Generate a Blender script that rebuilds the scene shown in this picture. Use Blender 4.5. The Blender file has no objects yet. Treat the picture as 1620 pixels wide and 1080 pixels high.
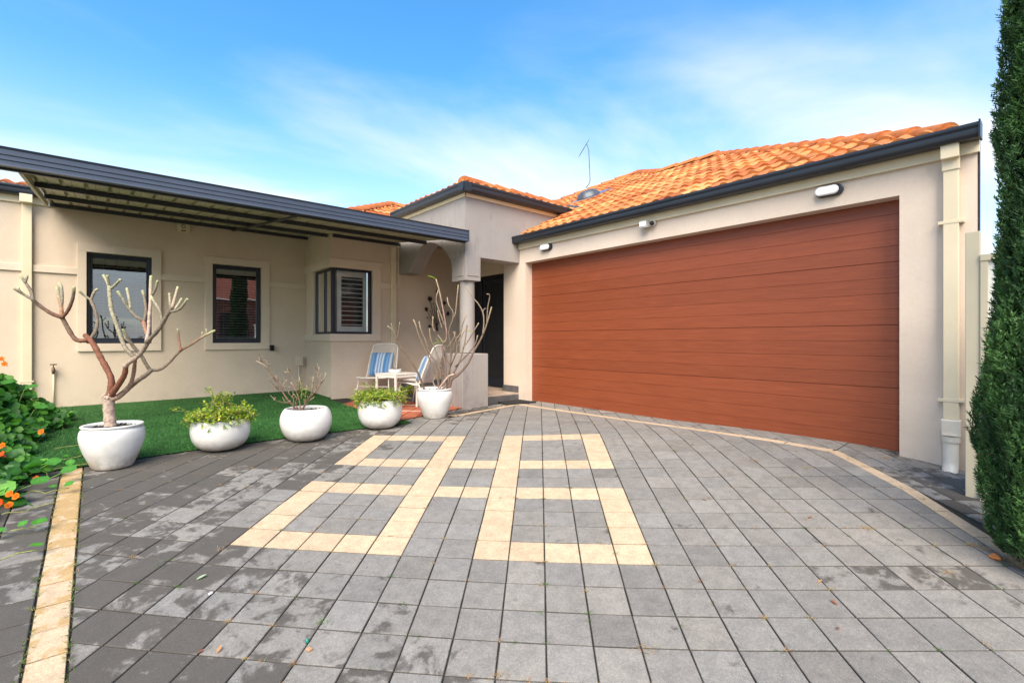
import bpy, bmesh, math, random
import numpy as np
from mathutils import Vector, Matrix
random.seed(7); RNG = np.random.default_rng(7)
SC = bpy.context.scene
COL = SC.collection
PI = math.pi

# ------------------------------------------------------------------ camera frame (world: X along the front walls, Y along the garage front)
F = 762.0; HY = 537.0; TH = math.radians(40.7); CZ = 1.0
fx, fy = math.sin(TH), math.cos(TH)
rx, ry = math.cos(TH), -math.sin(TH)
def at(px, py, d):
    """world point seen at photo pixel (px,py) at depth d metres"""
    r = (px-810)/F*d
    return Vector((fx*d+rx*r, fy*d+ry*r, CZ+(HY-py)/F*d))
def onX(px, py, X):
    t = (px-810)/F; d = X/(fx+rx*t); return at(px, py, d)
def onY(px, py, Y):
    t = (px-810)/F; d = Y/(fy+ry*t); return at(px, py, d)

# ------------------------------------------------------------------ ground surface (thin plate spline through surveyed heights)
YAW, GX0, GY0 = -0.05669, -1.61754, 2.754
def uv2w(u, v):
    R = GX0+.2*(u*math.cos(YAW)-v*math.sin(YAW)); D = GY0+.2*(u*math.sin(YAW)+v*math.cos(YAW))
    return (fx*D+rx*R, fy*D+ry*R)
def _poly(u, v): return 1-1.16942-.0097*u+.01557*v-.00026*v*v+.00045*u*u+.00065*u*v
_C = []
for u in (0,4,8,12):
    for v in (0,4,8,12): _C.append((*uv2w(u,v), _poly(u,v)))
for u, v in ((0,-5),(7,-5),(12,-4),(-5,1),(-5,6)): _C.append((*uv2w(u,v), _poly(u,v)))
_C += [(5.25,5.8,.005),(5.25,3.4,.002),(5.25,.97,.0),(5.25,.7,-.03),(5.2,.5,-.055),(-.28,9.29,.039),(2.35,9.29,.05),(2.94,8.01,.02),(4,5.8,0),(-2.5,9.3,.05),(0,0,-.33),(2,-1.5,-.33),(-1.5,2,-.2),(4,-1,-.2),(-2.5,5,-.02),(6,-1,-.1)]
_C = np.array(_C)
def _U(r2): return np.where(r2 > 1e-12, .5*r2*np.log(np.maximum(r2, 1e-12)), 0)
_n = len(_C); _K = _U(((_C[:,None,:2]-_C[None,:,:2])**2).sum(-1))+np.eye(_n)*.02
_P = np.c_[np.ones(_n), _C[:,:2]]
_W = np.linalg.solve(np.block([[_K,_P],[_P.T,np.zeros((3,3))]]), np.r_[_C[:,2],0,0,0])
def gza(X, Y):
    X = np.asarray(X, float); Y = np.asarray(Y, float)
    r2 = (X[...,None]-_C[:,0])**2+(Y[...,None]-_C[:,1])**2
    z = _U(r2)@_W[:_n]+_W[_n]+_W[_n+1]*X+_W[_n+2]*Y
    q = np.clip((np.hypot(X-2.2, Y-3.5)-7.5)/4, 0, 1); q = q*q*(3-2*q)
    return z*(1-q)+q*(-.12)
def gz(x, y): return float(gza(x, y))

# ------------------------------------------------------------------ object helpers
class MB:
    def __init__(s): s.v=[]; s.f=[]; s.c=[]; s.m=[]
    def add(s, vs, fs, col=None, mi=0):
        b = len(s.v); s.v.extend([tuple(p) for p in vs]); s.f.extend([tuple(b+i for i in f) for f in fs])
        s.c.extend([col if col is not None else (1,1,1)]*len(vs) if not (isinstance(col, list)) else col)
        s.m.extend([mi]*len(fs))
    def box(s, x0,y0,z0,x1,y1,z1, col=None, mi=0):
        v=[(x0,y0,z0),(x1,y0,z0),(x1,y1,z0),(x0,y1,z0),(x0,y0,z1),(x1,y0,z1),(x1,y1,z1),(x0,y1,z1)]
        s.add(v, [(0,3,2,1),(4,5,6,7),(0,1,5,4),(1,2,6,5),(2,3,7,6),(3,0,4,7)], col, mi)
    def obox(s, c, ax, ay, az, hx, hy, hz, col=None, mi=0):
        c=Vector(c); ax=Vector(ax).normalized()*hx; ay=Vector(ay).normalized()*hy; az=Vector(az).normalized()*hz
        v=[c-ax-ay-az,c+ax-ay-az,c+ax+ay-az,c-ax+ay-az,c-ax-ay+az,c+ax-ay+az,c+ax+ay+az,c-ax+ay+az]
        s.add(v, [(0,3,2,1),(4,5,6,7),(0,1,5,4),(1,2,6,5),(2,3,7,6),(3,0,4,7)], col, mi)
    def beam(s, a, b, w, h, up=(0,0,1), col=None):
        a=Vector(a); b=Vector(b); d=(b-a); x=d.normalized(); y=Vector(up).cross(x).normalized(); z=x.cross(y)
        s.obox((a+b)/2, x, y, z, d.length/2, w/2, h/2, col)
    def tube(s, pts, rads, n=8, cols=None, cap=True, closed=False):
        pts=[Vector(p) for p in pts]; N=len(pts)
        if not hasattr(rads,'__len__'): rads=[rads]*N
        vs=[]; cs=[]; ref=None
        for i,p in enumerate(pts):
            if closed: t=(pts[(i+1)%N]-pts[i-1]).normalized()
            else: t=(pts[min(i+1,N-1)]-pts[max(i-1,0)]).normalized()
            if ref is None:
                ref=Vector((0,0,1)) if abs(t.z)<.9 else Vector((1,0,0))
            u=(ref-t*ref.dot(t)).normalized(); w=t.cross(u); ref=u
            for k in range(n):
                a=2*PI*k/n; vs.append(p+(u*math.cos(a)+w*math.sin(a))*rads[i])
                cs.append(cols[i] if cols else (1,1,1))
        fs=[]
        for i in range(N if closed else N-1):
            j=(i+1)%N
            for k in range(n): fs.append((i*n+k,i*n+(k+1)%n,j*n+(k+1)%n,j*n+k))
        if cap and not closed:
            fs.append(tuple(range(n))[::-1]); fs.append(tuple((N-1)*n+k for k in range(n)))
        s.add(vs, fs, cs)
    def lathe(s, prof, c, n=40, col=None, wob=0):
        vs=[]
        for r,z in prof:
            for k in range(n):
                a=2*PI*k/n; rr=r*(1+wob*math.sin(2*a+z*6)); vs.append((c[0]+rr*math.cos(a),c[1]+rr*math.sin(a),c[2]+z))
        fs=[]
        for i in range(len(prof)-1):
            for k in range(n): fs.append((i*n+k,i*n+(k+1)%n,(i+1)*n+(k+1)%n,(i+1)*n+k))
        s.add(vs, fs, col)
    def prism(s, poly, h0, h1, axis='z'):
        """poly: list of 2D pts, extruded between h0,h1 along axis"""
        n=len(poly)
        def mk(p,h):
            if axis=='z': return (p[0],p[1],h)
            if axis=='x': return (h,p[0],p[1])
            return (p[0],h,p[1])
        vs=[mk(p,h0) for p in poly]+[mk(p,h1) for p in poly]
        fs=[tuple(range(n))[::-1], tuple(range(n,2*n))]+[(i,(i+1)%n,n+(i+1)%n,n+i) for i in range(n)]
        s.add(vs, fs)
    def build(s, name, mat, parent=None, smooth=False, bevel=0, seg=2, recalc=True, loc=None, angle=None):
        me=bpy.data.meshes.new(name)
        me.from_pydata(s.v, [], s.f)
        if recalc or bevel:
            bm=bmesh.new(); bm.from_mesh(me)
            if recalc: bmesh.ops.recalc_face_normals(bm, faces=bm.faces)
            bm.to_mesh(me); bm.free()
        ca=me.color_attributes.new('col','FLOAT_COLOR','POINT')
        arr=np.ones((len(s.v),4),np.float32); arr[:,:3]=np.array(s.c,np.float32).reshape(-1,3)
        ca.data.foreach_set('color', arr.ravel())
        for m in (mat if isinstance(mat,(list,tuple)) else [mat]): me.materials.append(m)
        if isinstance(mat,(list,tuple)): me.polygons.foreach_set('material_index', np.array(s.m,np.int32))
        if smooth: me.polygons.foreach_set('use_smooth', np.ones(len(me.polygons),bool))
        me.update()
        if angle: me.set_sharp_from_angle(angle=math.radians(angle))
        o=bpy.data.objects.new(name, me); COL.objects.link(o)
        if parent is not None:
            o.parent=parent
            # geometry is written in world coordinates; keep it there
            o.matrix_parent_inverse=parent_matrix(parent).inverted()
        elif loc is not None:
            L=Vector(loc); me.transform(Matrix.Translation(-L)); o.location=L
        if bevel:
            md=o.modifiers.new('bevel','BEVEL'); md.width=bevel; md.segments=seg; md.limit_method='ANGLE'; md.angle_limit=math.radians(40)
        return o
def parent_matrix(p):
    M=Matrix.Translation(p.location)@p.rotation_euler.to_matrix().to_4x4()
    if p.parent is not None: M=parent_matrix(p.parent)@p.matrix_parent_inverse@M
    return M
def fast_mesh(name, V, Fq, mat, cols=None, parent=None, smooth=False):
    """V (N,3) array, Fq (M,k) int array"""
    me=bpy.data.meshes.new(name); k=Fq.shape[1]; M=len(Fq)
    me.vertices.add(len(V)); me.vertices.foreach_set('co', np.asarray(V,np.float32).ravel())
    me.loops.add(M*k); me.loops.foreach_set('vertex_index', Fq.astype(np.int32).ravel())
    me.polygons.add(M); me.polygons.foreach_set('loop_start', np.arange(0,M*k,k,dtype=np.int32))
    me.update(calc_edges=True)
    if cols is not None:
        ca=me.color_attributes.new('col','FLOAT_COLOR','POINT'); a=np.ones((len(V),4),np.float32); a[:,:3]=cols
        ca.data.foreach_set('color', a.ravel())
    me.materials.append(mat)
    if smooth: me.polygons.foreach_set('use_smooth', np.ones(M,bool))
    o=bpy.data.objects.new(name, me); COL.objects.link(o)
    if parent is not None: o.parent=parent; o.matrix_parent_inverse=parent_matrix(parent).inverted()
    return o
def thing(name, label, cat, loc=(0,0,0), rotz=0, group=None):
    o=bpy.data.objects.new(name, None); COL.objects.link(o); o.empty_display_size=.1
    o.location=loc; o.rotation_euler=(0,0,rotz); o['label']=label; o['category']=cat
    if group: o['group']=group
    return o
def tag(o, label, cat, group=None, kind=None):
    o['label']=label; o['category']=cat
    if group: o['group']=group
    if kind: o['kind']=kind
    return o
def struct(o): o['kind']='structure'; return o

# ------------------------------------------------------------------ materials
class NT:
    def __init__(s, name):
        s.m=bpy.data.materials.new(name); s.m.use_nodes=True; s.t=s.m.node_tree; s.t.nodes.clear()
        s.out=s.n('ShaderNodeOutputMaterial'); s.b=s.n('ShaderNodeBsdfPrincipled'); s.l(s.b.outputs[0], s.out.inputs['Surface'])
    def n(s, typ, **kw):
        x=s.t.nodes.new(typ)
        for k,v in kw.items(): setattr(x,k,v)
        return x
    def l(s,a,b): s.t.links.new(a,b)
    def pos(s):
        g=s.n('ShaderNodeNewGeometry'); return g.outputs['Position']
    def obj(s):
        g=s.n('ShaderNodeTexCoord'); return g.outputs['Object']
    def scale(s, vec, sc):
        m=s.n('ShaderNodeMapping'); m.inputs['Scale'].default_value=sc; s.l(vec,m.inputs[0]); return m.outputs[0]
    def noise(s, vec, sc, detail=4, rough=.55, dist=0):
        x=s.n('ShaderNodeTexNoise'); x.inputs['Scale'].default_value=sc; x.inputs['Detail'].default_value=detail
        x.inputs['Roughness'].default_value=rough; x.inputs['Distortion'].default_value=dist
        if vec is not None: s.l(vec,x.inputs['Vector'])
        return x.outputs[0]
    def ramp(s, fac, stops):
        r=s.n('ShaderNodeValToRGB'); e=r.color_ramp.elements
        while len(e)>1: e.remove(e[-1])
        e[0].position=stops[0][0]; e[0].color=(*stops[0][1],1)
        for p,c in stops[1:]:
            q=e.new(p); q.color=(*c,1)
        s.l(fac,r.inputs[0]); return r.outputs[0]
    def rng(s, fac, a,b,c,d, smooth=True):
        r=s.n('ShaderNodeMapRange'); r.interpolation_type='SMOOTHSTEP' if smooth else 'LINEAR'
        for i,v in zip((1,2,3,4),(a,b,c,d)): r.inputs[i].default_value=v
        s.l(fac,r.inputs[0]); return r.outputs[0]
    def mix(s, fac, a, b, mode='MIX'):
        x=s.n('ShaderNodeMix', data_type='RGBA', blend_type=mode)
        for sock,v in ((x.inputs[0],fac),(x.inputs[6],a),(x.inputs[7],b)):
            if isinstance(v,(int,float)): sock.default_value=v
            elif isinstance(v,tuple): sock.default_value=(*v,1) if len(v)==3 else v
            else: s.l(v,sock)
        return x.outputs[2]
    def math(s, op, a, b=0.):
        x=s.n('ShaderNodeMath', operation=op)
        for i,v in enumerate((a,b)):
            if isinstance(v,(int,float)): x.inputs[i].default_value=v
            else: s.l(v,x.inputs[i])
        return x.outputs[0]
    def attr(s, name='col'):
        a=s.n('ShaderNodeAttribute'); a.attribute_name=name; return a.outputs['Color']
    def bump(s, h, strength=.3, dist=.01):
        b=s.n('ShaderNodeBump'); b.inputs['Strength'].default_value=strength; b.inputs['Distance'].default_value=dist
        s.l(h,b.inputs['Height']); s.l(b.outputs[0], s.b.inputs['Normal'])
    def set(s, col=None, rough=None, metal=None, spec=None, **kw):
        B=s.b.inputs
        if col is not None:
            if isinstance(col,tuple): B['Base Color'].default_value=(*col,1)
            else: s.l(col,B['Base Color'])
        if rough is not None:
            if isinstance(rough,(int,float)): B['Roughness'].default_value=rough
            else: s.l(rough,B['Roughness'])
        if metal is not None: B['Metallic'].default_value=metal
        if spec is not None: B['Specular IOR Level'].default_value=spec
        return s
def plain(name, col, rough=.5, metal=0, var=.12, sc=6, bump=0, bsc=200, bd=.002):
    m=NT(name); p=m.pos(); n=m.noise(p,sc,5)
    c=m.mix(m.rng(n,.3,.7,0,1), tuple(x*(1-var) for x in col), tuple(min(1,x*(1+var)) for x in col))
    m.set(c,rough,metal)
    if bump: m.bump(m.noise(p,bsc,3),bump,bd)
    return m.m
def render_wall(name, col, dirt=(.35,.30,.25), grime=.0, streak=.0):
    m=NT(name); p=m.pos()
    n=m.noise(p,1.3,6,.6); c=m.mix(m.rng(n,.3,.75,0,1), tuple(x*.93 for x in col), tuple(min(1,x*1.05) for x in col))
    n2=m.noise(m.scale(p,(3,3,.8)),2.2,8,.65)
    c=m.mix(m.math('MULTIPLY',m.rng(n2,.55,.8,0,1),grime), c, dirt)
    # splash dirt near the ground
    sx=m.n('ShaderNodeSeparateXYZ'); m.l(p,sx.inputs[0])
    low=m.rng(sx.outputs[2],-.05,.35,1,0); n3=m.noise(p,7,6,.7)
    c=m.mix(m.math('MULTIPLY',low,m.rng(n3,.35,.75,0,.5+streak)), c, tuple(x*.62 for x in col))
    # thin vertical run marks
    n5=m.noise(p,28,8,.8); c=m.mix(m.rng(n5,.35,.7,0,1), m.mix(1,c,(.955,.95,.945),'MULTIPLY'), c); c=m.mix(m.rng(m.noise(p,17,3,.9),.735,.77,0,.55), c, tuple(x*.55 for x in col))
    n4=m.noise(m.scale(p,(26,26,.5)),1.,3,.5)
    c=m.mix(m.math('MULTIPLY',m.rng(n4,.6,.78,0,1),.10+streak), c, tuple(x*.7 for x in col))
    m.set(c,.85,spec=.25)
    m.bump(m.math('ADD',m.noise(p,160,5,.6),m.math('MULTIPLY',m.noise(p,9,5,.6),1.5)),.35,.005)
    return m.m
M={}
M['wall']=render_wall('wall_render',(.68,.555,.425))
M['wall_pale']=render_wall('wall_render_pale',(.69,.575,.465))
M['trim']=render_wall('trim_render',(.72,.60,.47))
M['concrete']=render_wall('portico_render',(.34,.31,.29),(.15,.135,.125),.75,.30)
M['cream']=plain('cream_paint',(.70,.60,.41),.45,var=.05,sc=3)
M['white_pvc']=plain('white_pvc',(.74,.66,.53),.35,var=.05)
M['navy']=plain('dark_gutter_paint',(.014,.018,.026),.32,var=.15,sc=2)
M['navy_fascia']=plain('grey_blue_steel',(.070,.088,.125),.38,.25,var=.08,sc=2)
M['black_steel']=plain('black_steel',(.018,.020,.024),.4,var=.2)
M['frame']=plain('dark_blue_window_frame',(.009,.014,.026),.35,var=.1)
M['door']=plain('black_door',(.008,.009,.011),.35,var=.2)
M['mesh_door']=plain('black_screen_mesh',(.006,.007,.008),.7,var=.2)
M['alu']=plain('aluminium',(.62,.63,.65),.3,1,var=.05)
M['silver']=plain('silver_plastic',(.55,.55,.54),.35,.3,var=.1)
M['black']=plain('black_rubber',(.010,.010,.011),.85,var=.3,sc=60,bump=.4,bsc=400)
M['slat']=plain('white_slat',(.60,.57,.50),.4,var=.04)
M['slat_grey']=plain('grey_slat',(.72,.71,.67),.45,var=.1)
M['shutter']=plain('shutter_paint',(.80,.78,.72),.4,var=.05)
M['interior']=plain('unlit_room_dark',(.02,.019,.018),.9,var=.3)  # near-black: the shade of unlit rooms is put into the colour
M['sheet']=plain('cream_roof_sheet',(.47,.42,.29),.5,var=.12,sc=4)
M['white_metal']=plain('white_wire_paint',(.72,.66,.58),.4,var=.06)
M['soil']=plain('potting_soil',(.045,.032,.024),.95,var=.6,sc=40,bump=1,bsc=80,bd=.02)
M['tile_dark']=plain('dark_porch_tile',(.10,.10,.105),.5,var=.18,sc=9)
M['tile_light']=plain('beige_porch_tile',(.45,.35,.27),.5,var=.15,sc=6)
M['ceiling']=plain('beige_soffit',(.34,.27,.21),.8,var=.05)
M['brown_metal']=plain('rusty_metal',(.035,.022,.018),.6,.4,var=.4,sc=30)
M['brass']=plain('aged_brass',(.12,.08,.05),.45,.6,var=.3,sc=50)
M['lead']=plain('lead_flashing',(.10,.11,.125),.45,.3,var=.3,sc=9)
M['diffuser']=plain('white_lens',(.82,.82,.80),.25,var=.02)

def glass_mat(nm,ior):
    m=NT(nm); t=m.t; t.nodes.remove(m.b)
    g=m.n('ShaderNodeBsdfGlossy'); g.inputs['Roughness'].default_value=.012; g.inputs['Color'].default_value=(.93,.96,1,1)
    tr=m.n('ShaderNodeBsdfTransparent'); tr.inputs['Color'].default_value=(.86,.90,.89,1)
    fr=m.n('ShaderNodeFresnel'); fr.inputs['IOR'].default_value=ior
    n=m.noise(m.pos(),1.7,2); b=m.n('ShaderNodeBump'); b.inputs['Strength'].default_value=.06; b.inputs['Distance'].default_value=.05
    b.inputs['Strength'].default_value=.02; m.l(n,b.inputs['Height']); m.l(b.outputs[0],g.inputs['Normal'])
    mx=m.n('ShaderNodeMixShader'); m.l(fr.outputs[0],mx.inputs[0]); m.l(tr.outputs[0],mx.inputs[1]); m.l(g.outputs[0],mx.inputs[2])
    m.l(mx.outputs[0],m.out.inputs['Surface']); return m.m
M['glass']=glass_mat('window_glass',2.7); M['glass_clear']=glass_mat('clear_glass',1.55)

def paver_mat():
    m=NT('concrete_pavers'); p=m.pos(); col=m.attr('col'); par=m.n('ShaderNodeAttribute'); par.attribute_name='par'
    sx=m.n('ShaderNodeSeparateColor'); m.l(par.outputs['Color'],sx.inputs[0])   # r: stain, g: random, b: yellow
    # per paver offset keeps stains from running across joints unbroken
    off=m.n('ShaderNodeCombineXYZ'); m.l(m.math('MULTIPLY',sx.outputs[1],.55),off.inputs[0]); m.l(m.math('MULTIPLY',sx.outputs[1],.35),off.inputs[1])
    av=m.n('ShaderNodeVectorMath',operation='ADD'); m.l(p,av.inputs[0]); m.l(off.outputs[0],av.inputs[1])
    n=m.noise(av.outputs[0],7.5,8,.66,.35)
    big=m.noise(p,1.7,4,.6)
    st=m.math('ADD',m.math('MULTIPLY',n,2.25),m.math('ADD',m.math('MULTIPLY',big,.9),m.math('SUBTRACT',sx.outputs[0],2.07)))
    mask=m.rng(st,-.12,.17,0,1)
    grain=m.noise(p,260,3,.7); g2=m.noise(p,14,5,.6)
    base=m.mix(m.rng(g2,.3,.7,0,1), m.mix(1,col,(.87,.87,.87),'MULTIPLY'), m.mix(1,col,(1.08,1.08,1.07),'MULTIPLY'))
    base=m.mix(m.rng(grain,.30,.72,0,1), m.mix(1,base,(.74,.74,.75),'MULTIPLY'), m.mix(1,base,(1.22,1.22,1.21),'MULTIPLY'))
    base=m.mix(m.rng(m.noise(p,75,4,.75),.32,.72,0,1), m.mix(1,base,(.86,.86,.86),'MULTIPLY'), m.mix(1,base,(1.12,1.12,1.12),'MULTIPLY'))
    base=m.mix(m.rng(m.noise(p,130,2,.5),.70,.76,0,.5), base, (.45,.44,.42))
    dark=m.mix(sx.outputs[2], (.055,.049,.042), (.33,.215,.085))
    dark=m.mix(m.rng(grain,.35,.8,0,1), dark, m.mix(1,dark,(1.7,1.65,1.6),'MULTIPLY'))
    c=m.mix(m.math('MULTIPLY',mask,.84), base, dark)
    m.set(c, .88, spec=.3)
    h=m.math('ADD',m.math('MULTIPLY',grain,.6),m.math('MULTIPLY',m.noise(p,35,4),.5))
    m.bump(h,.45,.003); return m.m
M['paver']=paver_mat()
def joint_mat():
    m=NT('joint_sand'); p=m.pos(); n=m.noise(p,40,6,.7); n2=m.noise(p,3,4)
    c=m.ramp(n,[(.3,(.014,.012,.010)),(.6,(.035,.030,.022)),(.78,(.16,.12,.07))])
    c=m.mix(m.rng(n2,.55,.7,0,.7), c, (.04,.06,.018)); m.set(c,.95); m.bump(n,.8,.01); return m.m
M['joint']=joint_mat()
def ground_mat():
    m=NT('garden_soil'); p=m.pos(); n=m.noise(p,2,8,.7)
    m.set(m.ramp(n,[(.3,(.09,.07,.05)),(.6,(.16,.13,.09)),(.8,(.10,.12,.05))]),.95); m.bump(m.noise(p,30,6),.6,.02); return m.m
M['ground']=ground_mat()
def turf_mat():
    m=NT('artificial_turf'); c=m.attr('col'); p=m.pos(); n=m.noise(p,1.6,5,.6)
    c=m.mix(m.rng(n,.35,.7,0,1), m.mix(1,c,(.8,.82,.8),'MULTIPLY'), m.mix(1,c,(1.15,1.12,1.1),'MULTIPLY'))
    m.set(c,.75,spec=.2); return m.m
M['turf']=turf_mat()
def wood_mat():
    m=NT('timber_look_door'); p=m.pos()
    g=m.noise(m.scale(p,(1,1.1,34)),2.2,7,.62,.05); g2=m.noise(m.scale(p,(1,2.2,150)),2,4,.6); v=m.attr('col')
    c=m.ramp(g,[(.2,(.185,.042,.0145)),(.5,(.238,.056,.0195)),(.8,(.295,.077,.028))])
    c=m.mix(m.rng(g2,.45,.72,0,.55), c, (.16,.034,.014)); c=m.mix(1,c,v,'MULTIPLY')
    m.set(c,.42,spec=.4); m.bump(g2,.12,.002); return m.m
M['wood']=wood_mat()
def tile_mat():
    m=NT('terracotta_tiles'); p=m.pos(); c=m.attr('col'); n=m.noise(p,9,6,.7); n2=m.noise(p,90,3,.6)
    c=m.mix(m.rng(n,.35,.7,0,1), m.mix(1,c,(.80,.74,.70),'MULTIPLY'), m.mix(1,c,(1.12,1.12,1.1),'MULTIPLY'))
    c=m.mix(m.rng(m.noise(p,3.5,7,.75),.60,.74,0,.6), c, (.16,.09,.06))
    c=m.mix(m.rng(m.noise(p,22,5,.7),.66,.76,0,.7), c, (.62,.50,.40))
    m.set(c,.72,spec=.3); m.bump(n2,.3,.003); return m.m
M['rooftile']=tile_mat()
def leafmat(name, tr=.35, rough=.5, gl=.4):
    m=NT(name); c=m.attr('col'); m.set(c,rough,spec=gl)
    t=m.n('ShaderNodeBsdfTranslucent'); m.l(m.mix(1,c,(1.5,1.6,.6),'MULTIPLY'),t.inputs[0])
    mx=m.n('ShaderNodeMixShader'); mx.inputs[0].default_value=tr; m.l(m.b.outputs[0],mx.inputs[1]); m.l(t.outputs[0],mx.inputs[2]); m.l(mx.outputs[0],m.out.inputs['Surface'])
    return m.m
M['leaf']=leafmat('leaf'); M['cypress']=leafmat('cypress_foliage',.15,.6,.25); M['petal']=leafmat('petal',.3,.6,.2)
def bark_mat(name, sc=60):
    m=NT(name); p=m.pos(); c=m.attr('col'); n=m.noise(p,sc,5,.65); n2=m.noise(p,12,4)
    c=m.mix(m.rng(n,.3,.7,0,1), m.mix(1,c,(.62,.60,.58),'MULTIPLY'), m.mix(1,c,(1.25,1.22,1.18),'MULTIPLY'))
    c=m.mix(m.rng(n2,.55,.75,0,.4), c, m.mix(1,c,(1.5,1.5,1.45),'MULTIPLY'))
    m.set(c,.75,spec=.3); m.bump(n,.6,.004); return m.m
M['bark']=bark_mat('bark')
def pot_mat():
    m=NT('glazed_white_pot'); p=m.pos(); n=m.noise(p,3.5,6,.65); n2=m.noise(m.scale(p,(1,1,5)),5,6,.7)
    c=m.mix(m.rng(n,.35,.7,0,1),(.66,.64,.60),(.78,.77,.74))
    c=m.mix(m.rng(n2,.58,.78,0,.35),c,(.42,.34,.27)); 
    sx=m.n('ShaderNodeSeparateXYZ'); m.l(p,sx.inputs[0]); lo=m.rng(sx.outputs[2],-.03,.16,1,0)
    c=m.mix(m.math('MULTIPLY',lo,m.rng(m.noise(p,11,6,.7),.35,.65,.25,.9)),c,(.34,.27,.20))
    c=m.mix(m.rng(m.noise(m.scale(p,(1,1,.3)),24,6,.7),.62,.72,0,.35),c,(.36,.30,.24))
    m.set(c,.38,spec=.5); m.bump(m.noise(m.scale(p,(1,1,8)),9,4),.12,.004); return m.m
M['pot']=pot_mat()
def cushion_mat():
    m=NT('blue_stripe_fabric'); c=m.attr('col'); w=m.noise(m.pos(),300,2); m.set(m.mix(m.rng(w,.3,.7,0,1),m.mix(1,c,(.85,.85,.85),'MULTIPLY'),c),.9); m.bump(w,.3,.002); return m.m
M['cushion']=cushion_mat()
def terra_mat():
    m=NT('terracotta_paving'); c=m.attr('col'); p=m.pos(); n=m.noise(p,30,5,.7); m.set(m.mix(m.rng(n,.3,.7,0,1),m.mix(1,c,(.8,.8,.8),'MULTIPLY'),m.mix(1,c,(1.1,1.1,1.1),'MULTIPLY')),.8); m.bump(n,.3,.003); return m.m
M['terra']=terra_mat()
def brick_mat():
    m=NT('red_brick'); t=m.n('ShaderNodeTexBrick'); p=m.n('ShaderNodeTexCoord'); mp=m.n('ShaderNodeMapping'); mp.inputs['Rotation'].default_value=(PI/2,0,0); m.l(p.outputs['Object'],mp.inputs[0]); m.l(mp.outputs[0],t.inputs[0])
    t.inputs['Color1'].default_value=(.36,.085,.05,1); t.inputs['Color2'].default_value=(.26,.06,.04,1); t.inputs['Mortar'].default_value=(.45,.38,.32,1)
    t.inputs['Scale'].default_value=1; t.inputs['Brick Width'].default_value=.24; t.inputs['Row Height'].default_value=.086; t.inputs['Mortar Size'].default_value=.006
    m.set(t.outputs[0],.85); return m.m
M['brick']=brick_mat()

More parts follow.
